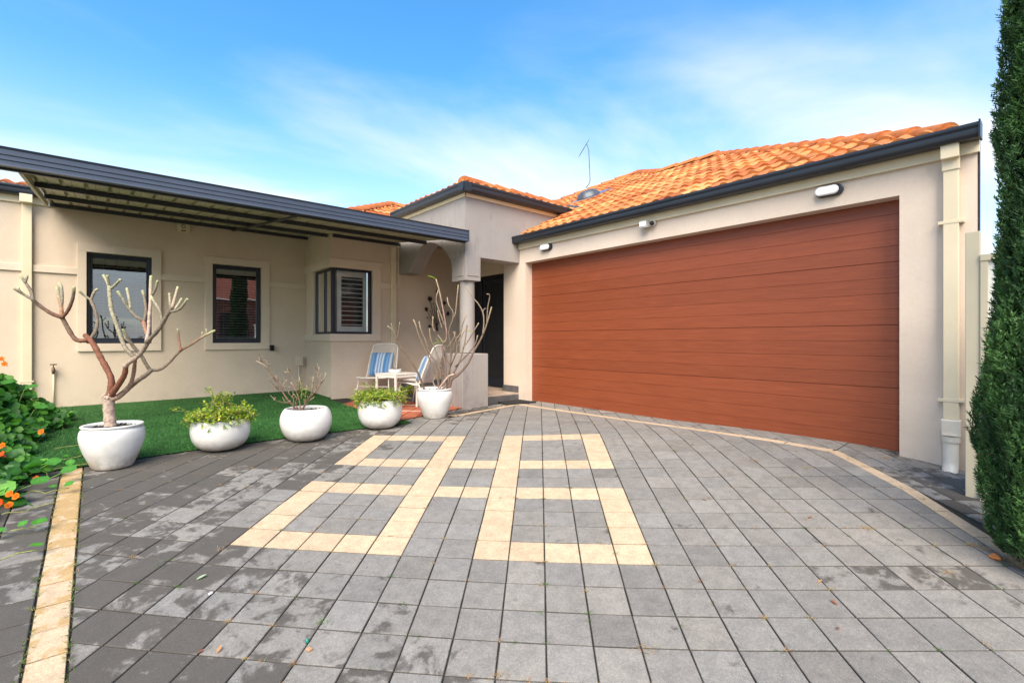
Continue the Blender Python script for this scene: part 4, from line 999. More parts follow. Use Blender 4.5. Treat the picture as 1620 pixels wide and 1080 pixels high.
# ------------------------------------------------------------------ bare trees and shrubs
def smooth_pts(pts, rad, sub=4):
    out=[];ro=[]; n=len(pts)
    for i in range(n-1):
        p0=pts[max(i-1,0)];p1=pts[i];p2=pts[i+1];p3=pts[min(i+2,n-1)]
        for k in range(sub):
            t=k/sub; out.append(.5*((2*p1)+(-p0+p2)*t+(2*p0-5*p1+4*p2-p3)*t*t+(-p0+3*p1-3*p2+p3)*t**3)); ro.append(rad[i]*(1-t)+rad[i+1]*t)
    out.append(pts[-1]); ro.append(rad[-1]); return out,ro
def limb(mb, pix, d0, d1, r0, r1, c0, c1, ctip=None, n=9, knob=True):
    r0*=.88; r1*=.9
    """pix: photo trace; depth runs d0->d1; r: radius in m"""
    N=len(pix); pts=[at(x,y,d0+(d1-d0)*i/(N-1)) for i,(x,y) in enumerate(pix)]
    rad=[r0+(r1-r0)*(i/(N-1))**.8 for i in range(N)]
    p,r=smooth_pts(pts,rad,5); m=len(p)
    r=[q*(1+random.uniform(-.10,.10)) for q in r]
    cols=[]
    for i in range(m):
        t=i/(m-1); c=[c0[k]*(1-t)+c1[k]*t for k in range(3)]
        if ctip and t>.8: u=(t-.8)/.2; c=[c[k]*(1-u)+ctip[k]*u for k in range(3)]
        cols.append(tuple(c))
    if knob:   # rounded tip
        dr=(p[-1]-p[-2]).normalized(); R=r[-1]
        for f,g in ((.5,.95),(.85,.7),(1.05,.35)): p.append(p[-1-0]*0+(p[m-1]+dr*R*f)); r.append(R*g); cols.append(cols[m-1])
    mb.tube(p,r,n,cols)
BR=(.20,.082,.048); GR=(.19,.155,.115); PALE=(.36,.34,.23); TIP=(.40,.42,.22); TR=(.44,.34,.27)
def frangipani():
    D=3.92; t=thing('bare_frangipani_tree','tall leafless frangipani with brown forked limbs and pale tips in the leftmost pot','frangipani tree',P1)
    mb=MB(); limb(mb,[(177,690),(175,672),(173,655),(172,640),(172,625)],D,D,.050,.043,TR,TR,n=14,knob=False)
    for k in range(14):  # crusty collar where limbs leave the trunk
        a=2*PI*k/14; q=at(172,626,D)+Vector((math.cos(a)*.035,math.sin(a)*.035,random.uniform(-.02,.015))); mb.lathe([(.002,-.014),(.013,-.006),(.014,.006),(.002,.014)],q,7,TR)
    mb.build('trunk',M['bark'],t,smooth=True)
    def B(*limbs):
        mb=MB()
        for (pix,d0,d1,r0,r1,c0,c1,ct) in limbs: limb(mb,pix,D+d0,D+d1,r0,r1,c0,c1,ct)
        mb.build('branch',M['bark'],t,smooth=True)
    B(([(172,632),(175,615),(176,600),(170,585),(160,567),(150,548),(143,538),(136,531)],0,.05,.030,.021,BR,BR,None),
      ([(141,537),(128,539),(118,535),(108,520),(100,505),(97,500)],.05,-.02,.021,.017,BR,GR,None),
      ([(97,502),(80,495),(62,483),(52,474)],-.02,-.12,.017,.014,BR,GR,None),
      ([(52,474),(38,466),(30,461),(23,457)],-.12,-.18,.012,.011,GR,PALE,TIP),
      ([(52,475),(49,461),(41,448),(33,437)],-.12,-.05,.014,.011,GR,GR,TIP),([(40,447),(42,441),(43,437)],-.08,-.07,.010,.009,GR,PALE,TIP),([(35,464),(30,458),(30,456)],-.15,-.14,.009,.008,GR,PALE,TIP),
      ([(97,501),(97,487),(93,470),(90,456)],-.02,.05,.015,.015,(.33,.14,.07),PALE,TIP),([(97,490),(98,472),(97,455),(94,449)],.0,.10,.013,.014,GR,PALE,TIP),
      ([(99,502),(108,490),(115,472),(117,455)],-.02,-.08,.015,.012,BR,GR,TIP),
      ([(143,536),(151,524),(154,508),(150,490),(145,478),(143,473)],.05,.15,.016,.013,GR,GR,None),([(144,474),(149,462),(153,458)],.15,.18,.012,.012,GR,PALE,TIP),([(143,474),(133,467),(126,461)],.15,.1,.010,.010,PALE,PALE,TIP))
    B(([(173,628),(182,616),(191,603),(197,592),(199,579)],0,-.1,.028,.021,BR,BR,None),
      ([(198,579),(206,572),(215,566),(225,556),(232,545),(238,536)],-.1,-.2,.021,.016,TR,GR,None),
      ([(214,566),(203,556),(197,548),(192,535),(185,515),(177,492),(174,472),(173,455)],-.12,-.02,.018,.016,GR,PALE,None),([(173,455),(170,446),(164,436)],-.02,.0,.014,.012,PALE,PALE,TIP),([(172,450),(171,443),(170,437)],-.02,-.05,.012,.012,PALE,PALE,TIP),([(176,456),(182,451),(190,443)],-.02,-.08,.011,.011,PALE,PALE,TIP),
      ([(236,540),(231,524),(227,508)],-.2,-.12,.016,.015,GR,(.33,.16,.10),None),([(227,508),(215,500),(203,487),(196,475),(187,462)],-.12,-.2,.014,.011,GR,PALE,TIP),([(206,488),(204,472),(201,457)],-.16,-.1,.010,.011,PALE,PALE,TIP),([(228,508),(231,492),(229,475),(226,461)],-.12,-.04,.013,.011,GR,GR,TIP),
      ([(232,541),(245,528),(255,515),(263,501),(272,487)],-.2,-.3,.019,.014,GR,GR,None),([(257,511),(253,492),(246,480),(239,469)],-.25,-.2,.012,.011,GR,PALE,TIP),
      ([(270,493),(284,489),(296,474)],-.3,-.4,.011,.011,GR,PALE,TIP),([(270,492),(269,477),(268,465)],-.3,-.25,.010,.010,GR,PALE,TIP),([(272,487),(277,470),(281,455)],-.3,-.24,.012,.011,(.42,.30,.22),PALE,TIP),([(277,489),(283,480),(287,473)],-.33,-.3,.009,.010,PALE,PALE,TIP),
      ([(231,542),(235,522),(236,500),(238,480),(238,460),(239,438)],-.2,-.05,.014,.013,(.42,.32,.26),(.42,.34,.26),TIP),([(238,470),(245,460),(249,445)],-.08,-.14,.010,.010,GR,PALE,TIP))
    B(([(177,632),(189,626),(204,613),(219,601),(231,593),(239,586)],0,.1,.027,.018,(.30,.20,.15),GR,None),
      ([(238,586),(254,584),(268,573),(284,556),(302,545),(320,533),(339,523)],.1,.3,.014,.011,GR,(.26,.16,.10),TIP),([(286,555),(283,538),(281,521)],.18,.2,.011,.010,(.34,.15,.08),GR,TIP),([(320,534),(320,526)],.27,.27,.008,.008,GR,PALE,TIP),([(328,529),(326,521)],.28,.28,.008,.008,GR,PALE,TIP),
      ([(238,587),(230,574),(222,560),(211,548),(201,532),(195,522)],.1,.02,.017,.012,GR,GR,TIP),([(205,540),(199,535),(198,528)],.04,.05,.010,.010,PALE,PALE,TIP))
    B(([(200,615),(207,606),(211,592),(213,576),(214,563)],.04,-.08,.018,.014,TR,BR,None),)
frangipani()
def leaf_blade(mb,p,dirv,L,W,col,mid=None,droop=.2):
    d=Vector(dirv).normalized(); s=d.cross(Vector((0,0,1))); 
    if s.length<.1: s=Vector((1,0,0))
    s.normalize(); up=s.cross(d); vs=[];N=6
    for i in range(N+1):
        t=i/N; w=W*math.sin(PI*min(1,t*.92+.06))**.8*.5; c=p+d*L*t-Vector((0,0,1))*droop*L*t*t
        vs+= [c-s*w+up*w*.3,c,c+s*w+up*w*.3]
    fs=[]
    for i in range(N): fs+=[(i*3,i*3+1,i*3+4,i*3+3),(i*3+1,i*3+2,i*3+5,i*3+4)]
    mb.add(vs,fs,col)
def tall_shrub():
    D=6.18; t=thing('bare_potted_shrub','tall multi stemmed leafless shrub with three bright leaves in front of the round column','shrub',P5)
    q=lambda L:[(600+x/4,400+y/4) for x,y in L]
    A=(.16,.105,.075); G=(.21,.165,.12); Pp=(.34,.25,.17); W_=(.42,.34,.22)
    Ls=[([(290,880),(262,800),(235,740),(185,660),(140,600),(110,545),(85,490),(55,465)],0,-.25,.017,.008,A,G,W_),([(110,545),(122,490),(130,440)],-.2,-.25,.008,.007,G,G,W_),([(100,510),(85,480),(75,450)],-.2,-.2,.007,.006,G,G,W_),
     ([(375,880),(370,800),(330,700),(290,610),(250,520),(232,460),(218,425)],.0,.1,.016,.008,A,G,W_),([(380,840),(375,760),(355,690),(320,640),(295,560),(265,490),(252,435)],.05,.2,.014,.008,A,G,W_),([(390,730),(365,640),(345,590),(325,540),(318,480)],.0,-.1,.010,.007,G,Pp,W_),
     ([(430,880),(425,800),(415,700),(400,600),(425,540),(422,470),(402,350),(380,240),(360,170)],.0,-.1,.015,.009,A,(.36,.24,.20),W_),([(415,460),(385,380),(360,300),(372,240)],-.05,.05,.009,.009,G,G,W_),([(350,500),(338,460),(340,405)],.0,.0,.009,.009,G,Pp,W_),([(400,480),(380,420),(370,365)],.0,.0,.007,.007,G,Pp,W_),
     ([(405,780),(390,690),(410,640),(400,600)],0,.05,.012,.009,A,G,None),([(440,800),(450,700),(455,600),(440,500),(465,420),(465,370),(440,330),(430,285)],.05,.1,.014,.008,A,G,W_),([(465,420),(482,380),(490,300),(500,205)],.1,.15,.009,.008,G,Pp,W_),
     ([(440,870),(460,800),(500,770),(560,700),(600,620),(640,550),(670,480),(692,410),(710,345)],.0,-.2,.022,.009,(.17,.11,.085),G,W_),([(655,515),(662,440),(655,375),(625,320),(595,285),(555,215)],-.15,-.05,.011,.008,G,G,W_),([(680,450),(686,350),(697,290),(697,265),(682,260)],-.15,-.2,.009,.006,G,G,W_),([(655,372),(665,355),(672,352)],-.1,-.1,.008,.008,G,G,G),
     ([(470,760),(510,680),(540,570),(555,460)],.0,.1,.013,.011,A,G,G),([(445,730),(490,620),(520,480),(550,390)],.1,.2,.011,.007,A,G,W_),([(480,720),(560,640),(605,580),(622,525)],.0,-.1,.011,.009,A,G,W_),([(530,600),(560,560),(590,510),(628,445)],.05,.0,.009,.008,G,G,W_),
     ([(365,880),(390,840),(440,780),(470,770)],-.05,-.05,.016,.013,(.36,.26,.21),TR,None),([(385,870),(430,830),(450,780),(500,765)],.02,0,.018,.014,TR,A,None),([(410,640),(440,700),(450,760)],.05,0,.009,.010,G,A,None),([(460,640),(480,560),(505,520),(530,500)],.1,.15,.008,.006,G,Pp,W_),([(430,600),(470,540),(480,500)],.05,.1,.007,.006,G,Pp,W_),([(490,640),(490,560),(470,500)],.1,.2,.008,.006,G,G,W_),([(500,560),(520,530),(545,480)],.1,.1,.006,.006,G,Pp,W_),([(370,520),(400,560),(420,620)],.05,.0,.006,.008,Pp,G,None),([(240,500),(232,455)],.1,.1,.006,.006,Pp,Pp,W_)]
    for grp in (Ls[:6],Ls[6:13],Ls[13:21],Ls[21:]):
        mb=MB()
        for (pix,d0,d1,r0,r1,c0,c1,ct) in grp: limb(mb,q(pix),D+d0,D+d1,r0,r1,c0,c1,ct,8)
        mb.build('branch',M['bark'],t,smooth=True)
    for (x,y,dx,dz,L,W) in ((360,165,-1,.55,.13,.05),(385,565,-1,-.1,.09,.04),(385,560,1,.15,.08,.045),(555,492,1,-.1,.09,.05),(375,560,-.3,.4,.07,.035)):
        mb=MB(); leaf_blade(mb,at(600+x/4,400+y/4,D-.1),(rx*dx,ry*dx,dz),L,W,(.33,.50,.05)); mb.build('leaf',M['leaf'],t,recalc=False,smooth=True)
tall_shrub()
def small_shrub():
    D=4.92; t=thing('small_bare_shrub','low spreading leafless shrub with thin twigs in the middle white bowl pot','shrub',P3)
    q=lambda L:[(380+x/7.71,540+y/7.71) for x,y in L]; A=(.17,.10,.07); G=(.26,.19,.13); W_=(.50,.42,.32)
    L=[([(728,880),(690,840),(640,780),(580,710),(520,620),(480,540),(420,470),(370,390),(330,320),(270,275),(200,240)],-.05,-.25,.013,.005),([(265,275),(262,240),(275,190)],-.2,-.2,.005,.003),([(270,275),(245,250),(235,225)],-.2,-.2,.005,.003),([(330,320),(345,285)],-.2,-.2,.004,.003),([(510,600),(530,540),(570,465)],-.1,0,.006,.003),([(490,560),(460,500),(400,420),(350,410)],-.1,-.2,.006,.004),([(440,490),(470,460),(440,420)],-.1,-.1,.004,.003),
       ([(738,880),(735,800),(720,720),(700,650),(670,580),(640,530),(618,498)],.0,.1,.009,.004),([(745,700),(748,600),(735,500),(720,440)],0,.1,.007,.004),([(690,620),(660,520),(630,440),(600,380),(545,372)],.05,.1,.006,.004),([(600,385),(598,345)],.1,.1,.004,.003),
       ([(742,870),(780,790),(830,700),(870,655),(930,600),(980,520),(1020,460),(1045,385)],.0,-.1,.012,.005),([(860,660),(882,560),(890,430)],-.05,.0,.007,.004),([(985,520),(990,485)],-.1,-.1,.007,.005),([(930,595),(945,500),(950,400),(965,315)],.0,.1,.006,.003),
       ([(600,760),(560,750),(480,735),(410,708)],-.1,-.25,.007,.004),([(800,745),(850,720),(895,685)],.0,-.1,.006,.004),([(640,780),(650,700),(600,640),(590,600)],.0,.1,.007,.004),([(700,830),(680,760),(690,690),(650,640)],.05,.15,.008,.004),([(760,830),(790,740),(800,640),(815,540)],.05,.15,.008,.004),([(470,590),(440,560),(380,500),(345,450)],-.1,-.15,.006,.003)]
    mb=MB(); 
    for pix,d0,d1,r0,r1 in L[:11]: limb(mb,q(pix),D+d0,D+d1,r0,r1,A,G,W_,7)
    mb.build('branch',M['bark'],t,smooth=True); mb=MB()
    for pix,d0,d1,r0,r1 in L[11:]: limb(mb,q(pix),D+d0,D+d1,r0,r1,A,G,W_,7)
    for k in range(80):
        pix,d0,d1,_,_=random.choice(L); i=random.randrange(len(pix)-1); u=random.random(); a=pix[i];b=pix[i+1]; x=a[0]+(b[0]-a[0])*u; y=a[1]+(b[1]-a[1])*u; dd=d0+(d1-d0)*(i+u)/(len(pix)-1)
        ang=math.radians(random.gauss(90,32)); ln=random.uniform(25,85); limb(mb,q([(x,y),(x+math.cos(ang)*ln*.5+random.uniform(-6,6),y-math.sin(ang)*ln*.5),(x+math.cos(ang)*ln,y-math.sin(ang)*ln)]),D+dd,D+dd+random.uniform(-.08,.08),.0035,.0028,G,G,W_,5)
    mb.build('branch',M['bark'],t,smooth=True); mb=MB()
    for k in range(60):
        x=random.gauss(755,55); y=random.gauss(600,70); p=at(380+x/7.71,540+y/7.71,D+random.uniform(-.12,.12)); leaf_blade(mb,p,(random.gauss(0,1),random.gauss(0,1),random.gauss(.3,.5)),random.uniform(.02,.045),.014,(.22+random.random()*.15,.30+random.random()*.1,.05))
    mb.build('leaves',M['leaf'],t,recalc=False,smooth=True)
small_shrub()
def mound_plant(P,label,R,H,spike,n,trail,seed):
    r=random.Random(seed); t=thing('potted_foliage_plant',label,'plant',P,0,'leafy potted plants'); mb=MB(); lb=MB()
    for k in range(n):
        a=r.random()*2*PI; rr=R*math.sqrt(r.random()); kind=r.random()
        base=Vector((P.x+rr*.45*math.cos(a),P.y+rr*.45*math.sin(a),P.z)); 
        h=H*(.25+.75*r.random())*(1-.5*(rr/R)**2)
        tip=Vector((P.x+rr*math.cos(a)*1.0,P.y+rr*math.sin(a)*1.0,P.z+h))
        if kind<trail: tip=Vector((P.x+R*.90*math.cos(a)*r.uniform(.85,1.0),P.y+R*.90*math.sin(a)*r.uniform(.85,1.0),P.z-r.uniform(.0,.07)+.03)); 
        if r.random()<.10: 
            tip=Vector((P.x+spike[0]+r.gauss(0,.045),P.y+spike[1]+r.gauss(0,.045),P.z+H*r.uniform(.9,1.0)+spike[2]*r.random()))
        if r.random()<.09: tip=tip+Vector((r.gauss(0,.05),r.gauss(0,.05),r.uniform(.04,.11)))
        mid=(base+tip)/2+Vector((r.gauss(0,.03),r.gauss(0,.03),r.uniform(.02,.08)))
        p,_=smooth_pts([base,mid,tip],[1,1,1],5); col=(.30,.22,.12) if r.random()<.6 else (.22,.25,.08)
        mb.tube(p,[.0026]*len(p),4,[col]*len(p),cap=False)
        for j in range(2,len(p)):
            for q in range(r.choice((1,2,2,3))):
                d=Vector((r.gauss(0,1),r.gauss(0,1),r.gauss(.35,.6))); L=r.uniform(.014,.030); y=r.random()
                c=(.50,.56,.06) if y<.34 else ((.26,.42,.05) if y<.72 else ((.10,.24,.04) if y<.92 else (.45,.34,.16)))
                k2=r.uniform(.75,1.2); leaf_blade(lb,p[j]+d.normalized()*.008,d,L,L*.72,tuple(v*k2 for v in c),droop=.15)
    mb.build('stems',M['bark'],t,recalc=False); lb.build('leaves',M['leaf'],t,recalc=False,smooth=True)
mound_plant(P2,'dense yellow green plant with a taller tuft, in the brown stained white bowl',.30,.135,(.02,.06,.13),330,.22,3)
mound_plant(P4,'sparser green trailing plant hanging over the bowl in front of the terrace table',.33,.13,(-.1,.05,.02),250,.28,5)
#--PART5--
# ------------------------------------------------------------------ nasturtiums in the left bed
def nasturtium():
    r=random.Random(11); t=thing('nasturtium_plant','sprawling nasturtium with round green leaves and orange flowers at the left edge','nasturtium',(-.9,5.6,0))
    lb=MB(); sb=MB()
    def hmax(x,y):
        # mound height: tall near the left edge of the view, low at the rim
        xr=float(np.interp(y,[3.8,4.3,4.7,5.05,5.4,6.2,6.8,7.4,8.1],[-.58,-.48,-.40,-.33,-.44,-.50,-.40,-.28,-.30]))+.05*math.sin(y*9)+.03*math.sin(y*23)
        d=xr-x
        if d<0: return -1
        e=sstep(-1.75,-1.25,x+.12*math.sin(y*4))*(.35+.65*sstep(3.75,4.5,y+.1*math.sin(x*7)))*(.4+.6*sstep(8.15,7.6,y))
        if e<.12*r.random()*3: return -1
        return (.10+.56*sstep(-.05,.62,d)*(1-.62*sstep(5.6,4.6,y)))*e
    def leaf(c,n,R,col):
        n=n.normalized(); u=n.orthogonal().normalized(); w=n.cross(u); K=14; ph=r.random()*6
        vs=[c-n*R*.12]; cols=[tuple(min(1,v*1.5) for v in col)]
        for rr,hh in ((.5,.0),(1.0,.10)):
            for k in range(K):
                a=2*PI*k/K; q=1+.055*math.sin(a*7+ph) if rr==1 else 1; vs.append(c+(u*math.cos(a)+w*math.sin(a))*R*rr*q+n*R*(hh*math.sin(a*3+ph)*.9-.06*(1-rr))); cols.append(tuple(v*(1.0+.12*(k%2)) for v in col))
        fs=[(0,1+k,1+(k+1)%K) for k in range(K)]+[(1+k,1+K+k,1+K+(k+1)%K,1+(k+1)%K) for k in range(K)]; lb.add(vs,fs,cols)
    spots=[]
    for k in range(6400):
        x=r.uniform(-1.8,-.15); y=r.uniform(3.85,8.1); h=hmax(x,y)
        if h<0: continue
        z0=gz(x,y); f=r.random()**.35; z=z0+max(.03,h*f); c=Vector((x,y,z)); R=r.uniform(.026,.058)
        if y<4.5 and r.random()<.35: continue
        n=Vector((r.gauss(.12,.55),r.gauss(-.50,.55),1.0)); g=r.random(); 
        col=(.030,.125,.018) if g<.45 else ((.052,.21,.024) if g<.82 else (.12,.32,.04)); k_=r.uniform(.75,1.2); leaf(c,n,R,tuple(v*k_ for v in col))
        if r.random()<.25: sb.tube([Vector((x+r.gauss(0,.05),y+r.gauss(0,.05),z0)),Vector((x+r.gauss(0,.03),y,z0+(z-z0)*.6)),c],[.003,.0025,.002],4,[(.16,.26,.06)]*3,cap=False)
        spots.append(c)
    # stray runners over the paving and the grass
    for (x,y,dx,dy) in ((-.38,4.55,.22,-.05),(-.45,4.2,.24,.02),(-.5,3.9,.26,-.03),(-.33,5.4,.36,.12),(-.3,5.9,.42,.05),(-.55,3.5,.30,.05),(-.35,5.15,.28,-.02)):
        pts=[]; 
        for k in range(7): q=k/6; X=x+dx*q+r.gauss(0,.012); Y=y+dy*q+r.gauss(0,.015); pts.append(Vector((X,Y,gz(X,Y)+.022+.02*r.random())))
        sb.tube(pts,.003,5,[(.30,.33,.10)]*7)
        for k in (2,4,6):
            if r.random()<.6: leaf(pts[k]+Vector((0,0,.03)),Vector((r.gauss(0,.3),r.gauss(-.2,.3),1)),r.uniform(.02,.035),(.07,.26,.03))
    for (x,y,h) in ((-.16,4.78,.10),(-.25,4.95,.13),(-.30,4.62,.09),(-.52,7.0,.50),(-.70,7.05,.55),(-.42,6.6,.33)):
        c=Vector((x,y,gz(x,y)+h)); leaf(c,Vector((r.gauss(0,.2),-.4,1)),.048,(.06,.23,.03)); sb.tube([Vector((x-.18,y,gz(x,y)+.02)),c-Vector((.05,0,.03)),c],.003,5,[(.16,.28,.06)]*3)
    lb.build('leaves',M['leaf'],t,recalc=False,smooth=True); sb.build('stems',M['bark'],t,recalc=False,smooth=True)
    def flower(px,py,d,R=.021,col=(.85,.23,.02)):
        c=at(px,py,d); ax=Vector((r.gauss(-.45,.15),r.gauss(-.6,.15),.5)).normalized(); u=ax.orthogonal().normalized(); w=ax.cross(u); mb=MB()
        for k in range(5):
            a=2*PI*k/5+r.random()*.2; d1=u*math.cos(a)+w*math.sin(a); d2=-u*math.sin(a)+w*math.cos(a)
            vs=[c-ax*.006]; N=7
            for j in range(N):
                q=(j/(N-1)-.5)*2; vs.append(c+d1*R*(1.0-.25*q*q)+d2*R*.55*q+ax*(.010-.006*q*q+r.uniform(-.002,.002)))
            vs.append(c+d1*R*.5+d2*R*.36+ax*.001); vs.append(c+d1*R*.5-d2*R*.36+ax*.001)
            fs=[(0,N+1,N,N-1)]+[(0,1,2,N+2)] if False else []
            fs=[(0,i,i+1) for i in range(1,N)]
            kk=r.uniform(.85,1.15); cc=[(.45,.06,.01)]+[tuple(v*kk for v in col)]*(N+2); mb.add(vs,fs,cc)
        mb.tube([c-ax*.004,c-ax*.02,c-ax*.035],[.006,.004,.001],6,[col]*3); mb.build('flower',M['petal'],t,recalc=False,smooth=True)
    for px,py,d in ((8,576,3.75),(3,568,3.9),(4,705,3.1),(3,719,3.05),(16,781,2.95),(26,785,2.93),(15,799,2.85),(1,795,2.8),(58,757,3.35),(66,683,3.65)): flower(px,py,d,col=(.88,.26,.02) if r.random()<.7 else (.85,.13,.02))
nasturtium()
# ------------------------------------------------------------------ cypress by the fence
def cypress():
    r=RNG; cx,cy=3.70,.00; z0=gz(cx,cy); t=thing('cypress_tree','tall dark green columnar cypress filling the right edge in front of the fence','cypress tree',(cx,cy,z0))
    mb=MB(); mb.tube([(cx,cy,z0-.05),(cx+.01,cy,z0+1.5),(cx,cy+.01,z0+4.6)],[.06,.045,.012],12,[(.16,.11,.08)]*3); mb.build('trunk',M['bark'],t,smooth=True)
    def rad(z):   # crown radius with height above ground, traced from the outline
        return np.interp(z,[.02,.10,.25,.39,.65,.81,1.10,1.35,1.61,1.93,2.25,2.6,2.9,3.6,4.2,5.2],[.22,.27,.285,.305,.335,.338,.30,.26,.265,.23,.25,.235,.215,.20,.17,.04])
    n=60000; z=r.uniform(.04,4.9,n); keep=r.random(n)<np.clip(rad(z)/.38,0.1,1); z=z[keep]; n=len(z)
    a=r.uniform(0,2*PI,n); 
    lump=1+.07*np.sin(a*5+z*2.1)+.05*np.sin(a*9-z*5.3)+.05*np.sin(a*3+z*7)
    rr=rad(z)*lump*(1-.42*r.random(n)**2.2)
    # sprays: each a bent frond made of several tiny scale-leaf blades pointing up and out
    V=[];Fq=[];Cc=[]; K=7
    cxs=cx+rr*np.cos(a); cys=cy+rr*np.sin(a); czs=z0+z
    ang=a+r.normal(0,.5,n); tilt=r.uniform(.12,.62,n); L=r.uniform(.035,.070,n); 
    d=np.c_[np.cos(ang)*tilt,np.sin(ang)*tilt,np.ones(n)]; d/=np.linalg.norm(d,axis=1)[:,None]
    side=np.cross(d,r.normal(0,1,(n,3))); side/=np.linalg.norm(side,axis=1)[:,None]
    clump=.5+.5*np.sin(a*7+z*4.3+np.sin(z*9)); g=r.uniform(.7,1.3,n)
    base=np.array([.030,.075,.026]); lite=np.array([.062,.14,.036]); col=(base[None]*(1-clump[:,None]*.8)+lite[None]*clump[:,None]*.85)*g[:,None]
    P0=np.c_[cxs,cys,czs]
    allV=[];allC=[]
    for k in range(K):
        tt=k/K; o=P0+d*(L*tt)[:,None]; sgn=1 if k%2 else -1
        dd=d*.8+side*sgn*.65+r.normal(0,.14,(n,3)); dd/=np.linalg.norm(dd,axis=1)[:,None]; l=L*(.62-.35*tt); w=np.cross(dd,r.normal(0,1,(n,3))); w/=np.linalg.norm(w,axis=1)[:,None]
        wd=.0044
        tri=np.stack([o-w*wd,o+w*wd,o+dd*l[:,None]],1); allV.append(tri); allC.append(np.repeat((col*(.85+.35*tt))[:,None,:],3,1))
    V=np.concatenate(allV).reshape(-1,3); Cc=np.concatenate(allC).reshape(-1,3); m=len(V)//3
    fast_mesh('crown',V,np.arange(3*m).reshape(m,3),M['cypress'],cols=Cc,parent=t)
    # inner dark twig mass so the sky does not shine through the middle
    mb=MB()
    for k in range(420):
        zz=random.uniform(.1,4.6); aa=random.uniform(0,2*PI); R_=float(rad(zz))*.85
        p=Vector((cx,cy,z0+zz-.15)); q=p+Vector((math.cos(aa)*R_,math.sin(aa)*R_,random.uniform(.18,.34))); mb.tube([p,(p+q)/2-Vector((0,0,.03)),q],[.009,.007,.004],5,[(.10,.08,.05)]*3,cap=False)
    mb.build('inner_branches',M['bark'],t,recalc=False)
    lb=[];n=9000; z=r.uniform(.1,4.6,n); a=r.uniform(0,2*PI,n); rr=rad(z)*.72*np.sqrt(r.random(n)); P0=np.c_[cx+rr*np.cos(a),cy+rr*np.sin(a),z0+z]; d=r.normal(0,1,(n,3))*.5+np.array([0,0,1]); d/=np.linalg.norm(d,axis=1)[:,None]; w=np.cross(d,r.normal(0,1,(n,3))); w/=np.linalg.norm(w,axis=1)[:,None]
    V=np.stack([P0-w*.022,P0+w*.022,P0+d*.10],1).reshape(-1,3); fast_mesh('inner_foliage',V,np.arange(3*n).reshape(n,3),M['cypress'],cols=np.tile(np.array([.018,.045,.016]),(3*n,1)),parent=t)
cypress()
# ------------------------------------------------------------------ side fence
def fence():
    x=4.60; y0=.455; z0=gz(x,y0); t=thing('side_fence','cream steel panel fence with tall end post between the garage corner and the cypress','fence',(x,y0,z0))
    mb=MB(); mb.box(x-.02,y0-.045,z0-.1,x+.045,y0+.03,1.745); mb.build('end_post',M['cream'],t,bevel=.004)
    mb=MB(); mb.box(x-.035,y0-2.4,1.535,x+.02,y0-.0455,1.58); mb.build('top_rail',M['cream'],t,bevel=.003)
    mb=MB(); mb.box(x-.035,y0-2.4,z0+.03,x+.02,y0-.0455,z0+.075); mb.build('bottom_rail',M['cream'],t,bevel=.003)
    mb=MB(); mb.box(x-.03,y0-.085,z0+.0,x+.012,y0-.0457,1.535); mb.build('channel',M['cream'],t,bevel=.003)
    pts=[]; y=y0-.08; k=0
    while y>y0-2.4: pts.append((y,(0,.018,.018,0)[k%4])); y-=(.05,.012,.05,.012)[k%4]; k+=1
    mb=MB(); vs=[(x-.018+h,yy,zz) for zz in (z0+.07,1.54) for yy,h in pts]; n=len(pts); mb.add(vs,[(i,i+1,n+i+1,n+i) for i in range(n-1)]); o=mb.build('fence_panel',plain('pale_panel',(.72,.74,.70),.45,var=.05),t,recalc=False); s=o.modifiers.new('s','SOLIDIFY'); s.thickness=.003
    mb=MB(); mb.box(x-.045,y0-2.4,z0-.15,x+.03,y0-.046,z0+.03); mb.build('plinth',M['cream'],t)
fence()
# small things at the foot of the fence
def rock():
    p=at(1574,882,2.32)
    for _ in range(25): p=at(1574,884,(CZ-gz(p.x,p.y))*F/(884-HY))
    p.z=gz(p.x,p.y); bm=bmesh.new(); bmesh.ops.create_icosphere(bm,subdivisions=3,radius=.022)
    for v in bm.verts: v.co*=1+.25*math.sin(v.co.x*150)*math.cos(v.co.y*130); v.co.z*=.7
    me=bpy.data.meshes.new('stone'); bm.to_mesh(me); bm.free(); me.materials.append(plain('orange_stone',(.50,.17,.04),.8,var=.3,sc=60)); o=bpy.data.objects.new('stone',me); o.location=(p.x,p.y,p.z+.012); COL.objects.link(o); tag(o,'small orange stone on the paving edge under the cypress','stone')
rock()
